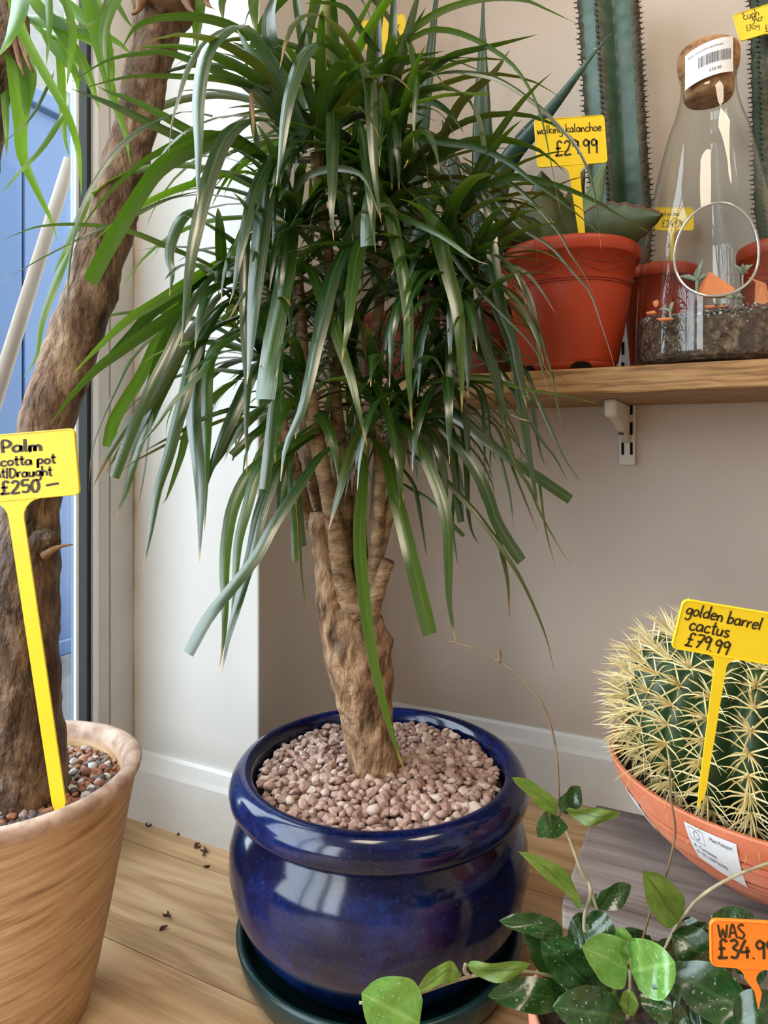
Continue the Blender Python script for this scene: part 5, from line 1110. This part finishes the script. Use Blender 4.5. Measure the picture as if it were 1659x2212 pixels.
# ------------------------------------------------------------------ pots and plants on the shelf
def red_pot(label, p, R, r, H, mat='plastic_red', deco=True, group=None):
    t = thing('nursery_pot', label, 'pot', p, group); fn = lambda z: r + (R - r) * z / H * .94
    pr = [(.001, .004), (r - .006, .004)]
    mb = MB()
    # foot ring with drainage notches
    lathe(mb, [(r - .008, .014), (r - .002, .002), (r, 0), (r, .014)], (0, 0, 0), 96)
    outer = [(r, .014), (fn(.018), .018), (fn(.62 * H), .62 * H), (fn(.88 * H) - .001, .88 * H), (R - .002, .885 * H), (R, .90 * H), (R + .0005, .965 * H), (R - .0015, .99 * H), (R - .005, H), (R - .009, .985 * H), (fn(.85 * H) - .004, .8 * H), (fn(.5 * H) - .004, .5 * H)]
    lathe(mb, outer, (0, 0, 0), 96); obj('pot_shell', mb, M[mat], t, True)
    mb = MB(); disc(mb, (0, 0, .86 * H), fn(.86 * H) - .003, 40); o = obj('soil', mb, M['soil'], t)
    if deco:
        ac = math.atan2(-p.y, -p.x)
        for zz in (.665 * H, .685 * H):
            mb = MB(); lathe(mb, [(fn(zz) + .0002, zz - .0009), (fn(zz) + .0012, zz), (fn(zz) + .0002, zz + .0009)], (0, 0, 0), 72); obj('raised_line', mb, M['groove'], t)
        for side in (-.52, .52):
            for up in (0, 1):
                mb = MB(); P = []
                for i in range(13):
                    f = -1 + i / 6; a = ac + side + f * .42; zz = (.815 * H if up else .735 * H) + (f * f) * (.012 if up else .022) - (.004 if up else 0); P.append(Vector((math.cos(a), math.sin(a), 0)) * (fn(zz) + .0004) + Vector((0, 0, zz)))
                tube(mb, P, [.0009, .0009], 5, 24); obj('moulded_arc', mb, M['groove'], t)
        for a in (ac + .25, ac - 1.0, ac + 1.6):
            mb = MB(); lathe(mb, [(r + .0012, .001), (r + .0012, .012)], (0, 0, 0), 8, a0=a - .22, a1=a + .22, fn=lambda q, rr, z, a=a: (rr, z if z < .005 else .004 + .009 * max(0, 1 - ((q - a) / .22) ** 4))); obj('drain_notch', mb, M['slot'], t)
    return t
def on_shelf(px, v):
    p = W(px, 900, Yv(px, v)); p.z = SZ1; return p
RP = on_shelf(1229, 1.268)
red_pot('bright red plastic nursery pot at the front edge of the shelf', RP, .124, .083, .222)
P2 = on_shelf(1424, 1.467); red_pot('small red pot behind the glass bottle', P2, .074, .052, .222, 'plastic_red', False)
P3 = on_shelf(1712, 1.447); red_pot('red pot to the right behind the glass bottle', P3, .092, .068, .235, 'plastic_red', True)
PA = on_shelf(1035, 1.40); red_pot('brown pot with the tall aloe behind the dracaena leaves', PA, .086, .062, .17, 'pot_brown', False)
PB = L(-.685, 1.42, SZ1); red_pot('brown pot at the left end of the shelf', PB, .080, .060, .17, 'pot_brown', False)
# kalanchoe: thick triangular leaves with toothed dark edges
kal = thing('kalanchoe', 'succulent kalanchoe with thick toothed olive leaves in the red pot', 'plant', RP + Vector((0, 0, .20)))
def toothed(parent, b, t, wpx, zb, zt, mat, roll=0, teeth=6, th=.006, curl=.0, edge='kal_edge', shape=.55, tooth=.10):
    B, T = W(b[0], b[1], zb), W(t[0], t[1], zt); ax = T - B; ln = ax.length; ax.normalize(); view = ((B + T) / 2 - Vector((0, 0, HC))).normalized()
    s = ax.cross(view).normalized(); s = Matrix.Rotation(math.radians(roll), 3, ax) @ s; nn = s.cross(ax)
    if nn.dot(view) > 0: nn = -nn; s = -s
    hw = wpx / 2 / F * (zb + zt) / 2; n = teeth * 6; top = []; bot = []; m = 6
    for i in range(n + 1):
        f = i / n; wv = (math.sin(math.pi * min(1, .10 + .90 * f) ** shape) ** .8) * (1 if f < .98 else .5) + .02
        tt = 1 + (tooth * (1 - abs(((f * teeth) % 1) * 2 - 1)) - tooth * .4 if .2 < f < .97 else 0)
        row = []
        for j in range(m + 1):
            x = -1 + 2 * j / m; k = tt if j in (0, m) else 1
            row.append((B + ax * ln * f + s * (x * hw * wv * k) + nn * (-x * x * hw * wv * .35 + curl * ln * f * f), (1 - x * x)))
        top.append([p + nn * th * .5 * c for p, c in row]); bot.append([p - nn * th * .5 * c for p, c in row])
    mb = MB(); w1 = m + 1
    vs_ = [p for r in top for p in r] + [p for r in bot for p in r]; off = (n + 1) * w1
    ff = [(i * w1 + j, i * w1 + j + 1, (i + 1) * w1 + j + 1, (i + 1) * w1 + j) for i in range(n) for j in range(m)]
    mb.add(vs_, ff + [tuple(off + q for q in reversed(f)) for f in ff]); o = part('leaf', mb, M[mat], parent, True)
    for j in (0, m):
        eb = MB(); P = [r[j] for r in top]; vs2 = []
        for i, p in enumerate(P):
            inn = (top[i][1 if j == 0 else m - 1] - p).normalized() * min(.0026, hw * .14)
            vs2 += [p - inn * .3 + nn * .0008, p + inn + nn * .0010, p + inn - nn * .0012, p - inn * .3 - nn * .0008]
        eb.add(vs2, [(4 * i + a, 4 * i + (a + 1) % 4, 4 * i + 4 + (a + 1) % 4, 4 * i + 4 + a) for i in range(n) for a in range(4)])
        q = part('leaf_edge', eb, M[edge], kal if parent is kal else parent)
    return o
kz = RP.y
toothed(kal, (1200, 522), (1168, 372), 122, kz - .02, kz - .01, 'kal', 15, 5, .010, .02, tooth=.05)
toothed(kal, (1262, 516), (1432, 462), 118, kz - .03, kz - .125, 'kal', 5, 6, .010, .03, tooth=.12)
toothed(kal, (1262, 520), (1308, 350), 58, kz, kz + .01, 'kal_pale', 30, 5, .008, .0, 'kal_pale', tooth=.06)
toothed(kal, (1165, 540), (1066, 470), 100, kz - .01, kz - .08, 'kal', 10, 5, .012, .02, 'aloe', tooth=.03)
toothed(kal, (1220, 520), (1262, 366), 60, kz + .03, kz + .05, 'kal', 20, 5, .008)
mb = MB(); tube(mb, [RP + Vector((-.005, -.01, .19)), RP + Vector((-.005, -.015, .235))], [.014, .010], 10, 4, .001); part('stem', mb, M['greenstem'], kal, True)
t_label('yellow label reading Walking Kalanchoe in the red pot', W(1233, 305, RP.y - .055), .124, .085, .150, 4.2, [('walking kalanchoe', -.0580, .0165, .0152, -1), ('£29.99', -.0285, -.0235, .0265, -1)], sx=.003, sw=.019, neck=.018, sroll=2.0, pen=1.25)
# aloes
def spike(parent, pts, mat='aloe', teeth=True, flat=.55, name='leaf'):
    """fleshy tapering leaf: pts = (px, py, depth, width px)"""
    P = [W(a, b, z) for a, b, z, w in pts]; R_ = [w / 2 / F * z for a, b, z, w in pts]; n = (len(pts) - 1) * 7; Q = spline(P, n); mb = MB(); seg = 10; vs_ = []
    for i in range(n + 1):
        T = (Q[min(i + 1, n)] - Q[max(i - 1, 0)]).normalized(); s = T.cross(Vector((0, 1, 0))).normalized(); nn = s.cross(T); r = lerp_list(R_, i / n)
        for k in range(seg):
            a = 2 * math.pi * k / seg; vs_.append(Q[i] + s * (math.cos(a) * r) + nn * (math.sin(a) * r * flat * (1 if math.sin(a) > 0 else .5)))
    fs = [(i * seg + k, i * seg + (k + 1) % seg, (i + 1) * seg + (k + 1) % seg, (i + 1) * seg + k) for i in range(n) for k in range(seg)] + [tuple(range(seg))[::-1], tuple(n * seg + k for k in range(seg))]
    mb.add(vs_, fs); o = part(name, mb, M[mat], parent, True)
    if teeth:
        tm = MB()
        for i in range(1, n - 1, 2):
            for k in (0, seg // 2):
                p = Vector(vs_[i * seg + k]); d = (p - Q[i]).normalized(); T = (Q[i + 1] - Q[i]).normalized(); tm.add([p + T * .0016, p - T * .0016, p + d * .0036, p + Vector((0, -.0014, 0))], [(0, 1, 2), (0, 2, 3), (1, 3, 2)])
        w = part('tooth_row', tm, M['aloe_tooth'], parent); w['kind'] = 'stuff'
    return o
za = PA.y
al = thing('aloe', 'tall aloe with stiff dark pointed leaves on the shelf', 'plant', PA + Vector((0, 0, .14)))
spike(al, [(1040, 640, za, 50), (1046, 520, za, 58), (1046, 400, za - .01, 58), (1042, 260, za - .02, 44), (1042, 120, za - .02, 28), (1044, 0, za - .02, 9), (1045, -60, za - .02, 2)])
spike(al, [(1060, 620, za - .02, 46), (1062, 480, za - .04, 56), (1092, 360, za - .05, 50), (1150, 285, za - .10, 42), (1215, 205, za - .15, 28), (1275, 125, za - .19, 14), (1322, 70, za - .21, 2)])
spike(al, [(1050, 600, za + .02, 46), (1070, 440, za, 46), (1100, 330, za, 34), (1140, 270, za, 16), (1158, 254, za, 3)])
spike(al, [(1020, 620, za - .05, 40), (1005, 520, za - .07, 50), (985, 440, za - .09, 40), (960, 380, za - .10, 24), (940, 340, za - .10, 4)])
spike(al, [(1030, 620, za + .02, 40), (1010, 480, za + .03, 50), (985, 380, za + .03, 40), (965, 300, za + .03, 20), (955, 260, za + .03, 3)])
spike(al, [(1045, 610, za - .07, 40), (1080, 530, za - .10, 46), (1120, 470, za - .11, 30), (1150, 430, za - .12, 4)])
zb = PB.y
al2 = thing('aloe', 'smaller aloe with dark narrow leaves at the left end of the shelf', 'plant', PB + Vector((0, 0, .14)))
spike(al2, [(850, 640, zb, 40), (880, 480, zb - .02, 44), (905, 320, zb - .04, 40), (922, 180, zb - .05, 30), (938, 40, zb - .05, 18), (946, -40, zb - .05, 6)])
spike(al2, [(840, 640, zb, 40), (850, 480, zb, 40), (840, 360, zb, 30), (830, 280, zb, 4)])
spike(al2, [(860, 640, zb - .03, 36), (910, 500, zb - .06, 40), (950, 380, zb - .08, 24), (970, 300, zb - .08, 4)])
spike(al2, [(830, 640, zb - .02, 36), (800, 520, zb - .04, 36), (780, 440, zb - .05, 20), (770, 390, zb - .05, 3)])
t_label('yellow label half hidden by leaves at the top of the picture', W(834, 78, PB.y - .03), .100, .088, .52, 10, [('r', .030, .012, .016, 2)], sx=.0, sw=.012, neck=.02)
# euphorbia columns
def euphorbia(label, base, top, R, seed, nr=5, a0=0.0):
    t = thing('euphorbia', label, 'plant', base); ax = top - base; H = ax.z; n = 60; per = 10; mb = MB(); vs_ = []
    rgq = random.Random(seed)
    def prof(i, k):
        f = i / n; c = ax * f; c = Vector((c.x, c.y, H * f)); a = a0 + 2 * math.pi * k / (nr * per); x = (k % per) / per; d = abs(x - .5) * 2                                  # 1 on the rib crest
        r = R * (.50 + .50 * d ** 1.7) * (1 + .03 * math.sin(i * 1.9 + k // per)) * (1 if f < .97 else .6) * (.75 + .25 * min(1, f * 5))
        return c + Vector((math.cos(a) * r, math.sin(a) * r, 0))
    for i in range(n + 1):
        for k in range(nr * per): vs_.append(prof(i, k))
    m = nr * per; fs = []; mi = []
    for i in range(n):
        for k in range(m): fs.append((i * m + k, i * m + (k + 1) % m, (i + 1) * m + (k + 1) % m, (i + 1) * m + k)); mi.append(1 if (k % per) in (0, per - 1) else 0)
    mb.add(vs_, fs + [tuple(n * m + k for k in range(m))]); mb.m = mi + [0]
    obj('column', mb, [M['euph'], M['euph_rib']], t, True)
    tm = MB()
    for i in range(1, n):
        for q in range(nr):
            p = prof(i, q * per); a = a0 + 2 * math.pi * q / nr; d = Vector((math.cos(a), math.sin(a), .15)); s = Vector((-math.sin(a), math.cos(a), 0))
            for sg in (-1, 1):
                tip = p + d * .0085 + s * sg * .004; tm.add([p + Vector((0, 0, .0014)), p - Vector((0, 0, .0014)), p + s * sg * .0014 - d * .001, tip], [(0, 1, 3), (1, 2, 3), (2, 0, 3)])
    o = obj('thorn_rows', tm, M['thorn'], t); o['kind'] = 'stuff'
    return t
b2 = W(1356, 640, P2.y - .005); b2.z = SZ1 + .19; tp2 = W(1314, -60, P2.y - .03)
euphorbia('tall ribbed euphorbia column in the small red pot beside the slotted rail', b2, tp2, .062, 3, 5, math.radians(-62))
b3 = W(1706, 560, P3.y); b3.z = SZ1 + .20; tp3 = W(1690, -80, P3.y)
euphorbia('ribbed euphorbia column at the right edge of the picture', b3, tp3, .060, 4, 5, math.radians(-90))
t_label('yellow label reading £24.99 seen through the glass bottle', W(1456, 473, P2.y - .03), .078, .046, .075, 0, [('Euphorbia', -.034, .006, .011), ('£24.99', -.024, -.016, .0140)], sx=-.004, sw=.008, neck=.010, pen=.9)
t_label('yellow label tilted at the top right corner by the euphorbia', W(1652, 42, P3.y - .05), .100, .050, .36, 15, [('Euph', -.034, .010, .014), ('Acr', -.018, .000, .012), ('EASy', -.034, -.011, .011), ('£', -.004, -.022, .012)], yaw=-5, sx=.01, sw=.010, neck=.012)

# ------------------------------------------------------------------ glass bottle terrarium
BO = on_shelf(1530, 1.293); BO.z = SZ1
bo = thing('bottle_terrarium', 'clear glass bottle terrarium with cork and round front opening', 'terrarium', BO)
by = BO.y
prof = [(.020, .003), (.100, .003), (.112, .008), (.117, .020), (.117, .080), (.1115, .158), (.103, .2376), (.085, .317), (.066, .397), (.054, .433), (.0465, .462), (.0440, .480), (.0435, .505)]
PP = spline([Vector((r, 0, z)) for r, z in prof], 170); seg = 260
oc = W(1551, 534, by - .112); orx, orz = 95 / F * (by - .11), 104 / F * (by - .11)
mb = MB(); ac = math.atan2(oc.y - BO.y, oc.x - BO.x)
def inside(p): 
    q = BO + p
    if q.y > BO.y: return 9.0
    # opening measured along the front of the glass
    a = math.atan2(p.y, p.x) - ac; a = (a + math.pi) % (2 * math.pi) - math.pi
    return ((a * .117 / orx) ** 2 + ((q.z - oc.z) / orz) ** 2) ** .5
vs_ = []; 
for p in PP:
    for k in range(seg):
        a = 2 * math.pi * k / seg; q = Vector((p.x * math.cos(a), p.x * math.sin(a), p.z)); vs_.append(q)
ins = [inside(q) for q in vs_]
fs = []
for j in range(len(PP) - 1):
    for k in range(seg):
        f = (j * seg + k, j * seg + (k + 1) % seg, (j + 1) * seg + (k + 1) % seg, (j + 1) * seg + k)
        if all(ins[i] > 1.0 for i in f): fs.append(f)
mb.add(vs_, fs); obj('glass', mb, M['bottle'], bo, True)
def prof_r(z):
    for a, b in zip(PP, PP[1:]):
        if a.z <= z <= b.z: return a.x + (b.x - a.x) * (z - a.z) / max(1e-6, b.z - a.z)
    return .117
ring = []
for i in range(64):
    t = 2 * math.pi * i / 64; a = ac + math.cos(t) * orx / .117; z = oc.z - BO.z + math.sin(t) * orz; r = prof_r(z); ring.append(Vector((math.cos(a) * r, math.sin(a) * r, z)))
mb = MB(); tube(mb, ring + [ring[0]], [.0021, .0021], 8, 160, caps=False); M['ring'] = plain('glass_ring', (.55, .57, .55), .08, 1.0, .6); obj('opening_rim', mb, M['ring'], bo, True)
ringn = MB(); lathe(ringn, [(.0445 + .0022 * math.cos(t), .505 + .0022 * math.sin(t)) for t in [2 * math.pi * i / 8 for i in range(8)]], (0, 0, 0), 64, closed=True); obj('neck_lip', ringn, M['bottle'], bo, True)
ck = MB(); lathe(ck, [(.001, .463), (.036, .463), (.0395, .468), (.0425, .507), (.0455, .511), (.048, .515), (.049, .522), (.049, .540), (.047, .546), (.043, .549), (.001, .549)], (0, 0, 0), 64, fn=lambda a, r, z: (r * (1 + .012 * noise.noise(Vector((math.cos(a) * 3, math.sin(a) * 3, z * 60)))), z)); cork = obj('cork', ck, M['cork'], bo, True)
cork.rotation_euler = (0, 0, 0)
# price sticker over cork and neck
a_c = math.atan2(-BO.y, -BO.x) + .02; sb = MB(); sv = []
def spt(f, g, off=0.0):
    a = a_c + (f - .5) * 1.62; z = .478 + g * .058 + (f - .5) * .016 ; r = .0500 + off + (0 if g > .55 else 0); return Vector((math.cos(a) * r, math.sin(a) * r, z))
for i in range(13):
    for j in range(5): sv.append(spt(i / 12, j / 4))
sb.add(sv, [(5 * i + j, 5 * (i + 1) + j, 5 * (i + 1) + j + 1, 5 * i + j + 1) for i in range(12) for j in range(4)])
stk = obj('price_sticker', sb, M['paper'], bo, True); stk['label'] = 'white barcode price sticker'
pb = MB(); rgb = random.Random(2); x = .30
while x < .94:
    w = rgb.choice((.006, .010, .016)); pb.add([spt(x, .36, .0006), spt(x + w, .36, .0006), spt(x + w, .66, .0006), spt(x, .66, .0006)], [(0, 1, 2, 3)]); x += w + rgb.choice((.008, .012, .016))
for (tx, fx, fy, sz) in (('large succulent terrarium', .08, .80, .068), ('£55.00', .50, .14, .085)):
    v_, f_ = text_mesh(tx, sz); pb.add([spt(fx + q.x, fy + q.y * 1.35, .0006) for q in v_], f_)
obj('print', pb, M['print'], stk)
# contents
so = thing('terrarium_soil', 'dark gritty soil layer inside the glass bottle', 'soil', BO + Vector((0, 0, .006)))
mb = MB(); lathe(mb, [(.001, 0), (.098, 0), (.110, .006), (.1135, .016), (.1135, .076), (.110, .082)] + [(.105 * (1 - i / 12) + .0005, .083) for i in range(13)], (0, 0, 0), 90, fn=lambda a, r, z: (r, z + (.012 * noise.noise(Vector((math.cos(a) * r * 28, math.sin(a) * r * 28, 1.0))) + .014 * math.cos(a - 1.0) * r / .11 if z > .06 else 0))); obj('soil_body', mb, M['soil_grit'], so, False)
gp = pebble_meshes(5, M['soil_grit'], 9); rg5 = random.Random(12); gb = MB()
for i in range(900):
    a = rg5.uniform(math.pi, 2 * math.pi) + (ac + math.pi / 2) * 0; z = rg5.uniform(.012, .086); r = .1118; p = Vector((math.cos(a) * r, math.sin(a) * r, z)); s = rg5.uniform(.0016, .0036)
    if i > 600: a = rg5.uniform(0, 6.28); r = .105 * math.sqrt(rg5.random()); p = Vector((math.cos(a) * r, math.sin(a) * r, .088 + .014 * math.cos(a - 1.0) * r / .11)); s = rg5.uniform(.002, .005)
    me = rg5.choice(gp); m = Matrix.Translation(p) @ Euler((rg5.random() * 6, rg5.random() * 6, 0)).to_matrix().to_4x4() @ Matrix.Scale(s, 4); gb.add([m @ v.co for v in me.vertices], [tuple(q.vertices) for q in me.polygons])
o = obj('grit', gb, M['gravel_mixed'], so); o['kind'] = 'stuff'
at_ = o.data.attributes.new('tone', 'FLOAT', 'POINT'); at_.data.foreach_set('value', [((i // 9) * .137) % .35 for i in range(len(o.data.vertices))])
def shard(label, pts, th, z):
    P = [W(a, b, d) for a, b, d in pts]; c = sum(P, Vector()) / len(P); nn = (P[1] - P[0]).cross(P[2] - P[0]).normalized() * th; k = len(P); mb = MB()
    mb.add([p for p in P] + [p + nn for p in P], [tuple(range(k)), tuple(range(2 * k - 1, k - 1, -1))] + [(i, k + i, k + (i + 1) % k, (i + 1) % k) for i in range(k)])
    o = tag(obj('terracotta_shard', mb, M['shard']), label, 'shard', 'broken terracotta pieces in the terrarium'); recentre(o); bevel(o, .001); return o
shard('square terracotta shard standing in the middle of the terrarium', [(1510, 624, by - .02), (1532, 585, by - .01), (1588, 622, by - .03), (1582, 640, by - .035), (1512, 640, by - .02)], .006, 0)
shard('curved orange terracotta shard at the right inside the terrarium', [(1638, 655, by - .02), (1640, 610, by - .02), (1622, 600, by - .0), (1655, 612, by - .02), (1668, 660, by - .03)], .008, 0)
def rubble(label, px, py, d, r, sc, seed):
    me = pebble_meshes(1, M['shard'], seed, .9)[0]; o = bpy.data.objects.new('terracotta_shard', me); C.objects.link(o); o.location = W(px, py, d); o.scale = (r * sc[0], r * sc[1], r * sc[2]); tag(o, label, 'shard', 'broken terracotta pieces in the terrarium'); return o
rubble('flat orange terracotta chunk below the opening', 1545, 664, by - .055, .030, (1, .7, .35), 41)
rubble('long orange terracotta chunk right of the opening', 1590, 666, by - .06, .026, (1.1, .7, .35), 42)
rubble('small orange terracotta chip low on the left of the soil', 1437, 690, by - .085, .014, (1.2, .5, .5), 43)
rubble('crumbled orange terracotta chip at the left glass side', 1408, 676, by - .065, .012, (1, .8, .8), 44)
rubble('upright pointed terracotta chip at the left glass side', 1417, 655, by - .065, .009, (.6, .6, 1.6), 45)
def tiny(label, px, py, d, n, ln, seed, flop=.9):
    c = W(px, py, d); t = thing('tiny_succulent', label, 'succulent', c, 'small succulents in the terrarium'); r_ = random.Random(seed)
    for i in range(n):
        a = i * 2.4 + r_.random(); e = r_.uniform(.2, 1.2) * flop; v = Vector((math.cos(a) * math.cos(e), math.sin(a) * math.cos(e), math.sin(e))) * ln * r_.uniform(.7, 1.1)
        mb = MB(); tube(mb, [c, c + v * .5 + Vector((0, 0, .002)), c + v], [ln * .10, ln * .15, ln * .03], 6, 6); part('leaf', mb, M['succ'], t, True)
    mb = MB(); tube(mb, [c - Vector((0, 0, ln * 1.0)), c], [ln * .08, ln * .08], 6, 2); part('stem', mb, M['succ'], t)
tiny('grey-green rosette succulent beside the standing shard', 1604, 592, by - .03, 11, .020, 3); tiny('grey leaf pair succulent at the left of the opening', 1505, 605, by - .01, 4, .034, 4, 1.3)
tiny('short stubby succulent low at the left of the bottle', 1448, 672, by - .08, 3, .018, 6, 1.2); tiny('flat striped succulent lying under the round opening', 1590, 645, by - .06, 5, .020, 7, .3)

# ------------------------------------------------------------------ dry scraps on the floor
rg6 = random.Random(17)
for i, (px, py, ln, lab) in enumerate(((432, 1837, 26, 'dry root scrap nearest the blue pot on the floor'), (444, 1842, 20, 'dark curled scrap tangled beside the blue pot'), (418, 1832, 16, 'thin dark twig lying by the skirting board'), (455, 1870, 16, 'small forked dry scrap below the tangled ones'), (344, 2008, 16, 'reddish crumbled scrap in the middle of the floor'), (361, 1978, 14, 'small curled scrap above the reddish one'), (390, 1798, 12, 'tiny curl of dry leaf by the skirting'), (318, 1786, 9, 'dark crumb in the corner by the skirting'), (282, 1748, 14, 'dark dirt clump in the corner behind the terracotta pot'))):
    p = Wf(px, py, .002); mb = MB(); s = ln / F * p.y
    for j in range(1 + (i % 3)):
        P = [p + Vector((rg6.uniform(-1, 1) * s * .2, rg6.uniform(-1, 1) * s * .2, .001)) for _ in range(1)]; a = rg6.uniform(0, 6.28)
        for q in range(3): a += rg6.uniform(-.9, .9); P.append(P[-1] + Vector((math.cos(a) * s * .32, math.sin(a) * s * .32, rg6.uniform(0, .0015))))
        tube(mb, P, [.0012, .0022, .0008], 5, 10, .0005, 300)
    o = tag(obj('dry_scrap', mb, M['debris']), lab, 'debris', 'dry plant scraps on the floor'); recentre(o); o.location.z = .0002
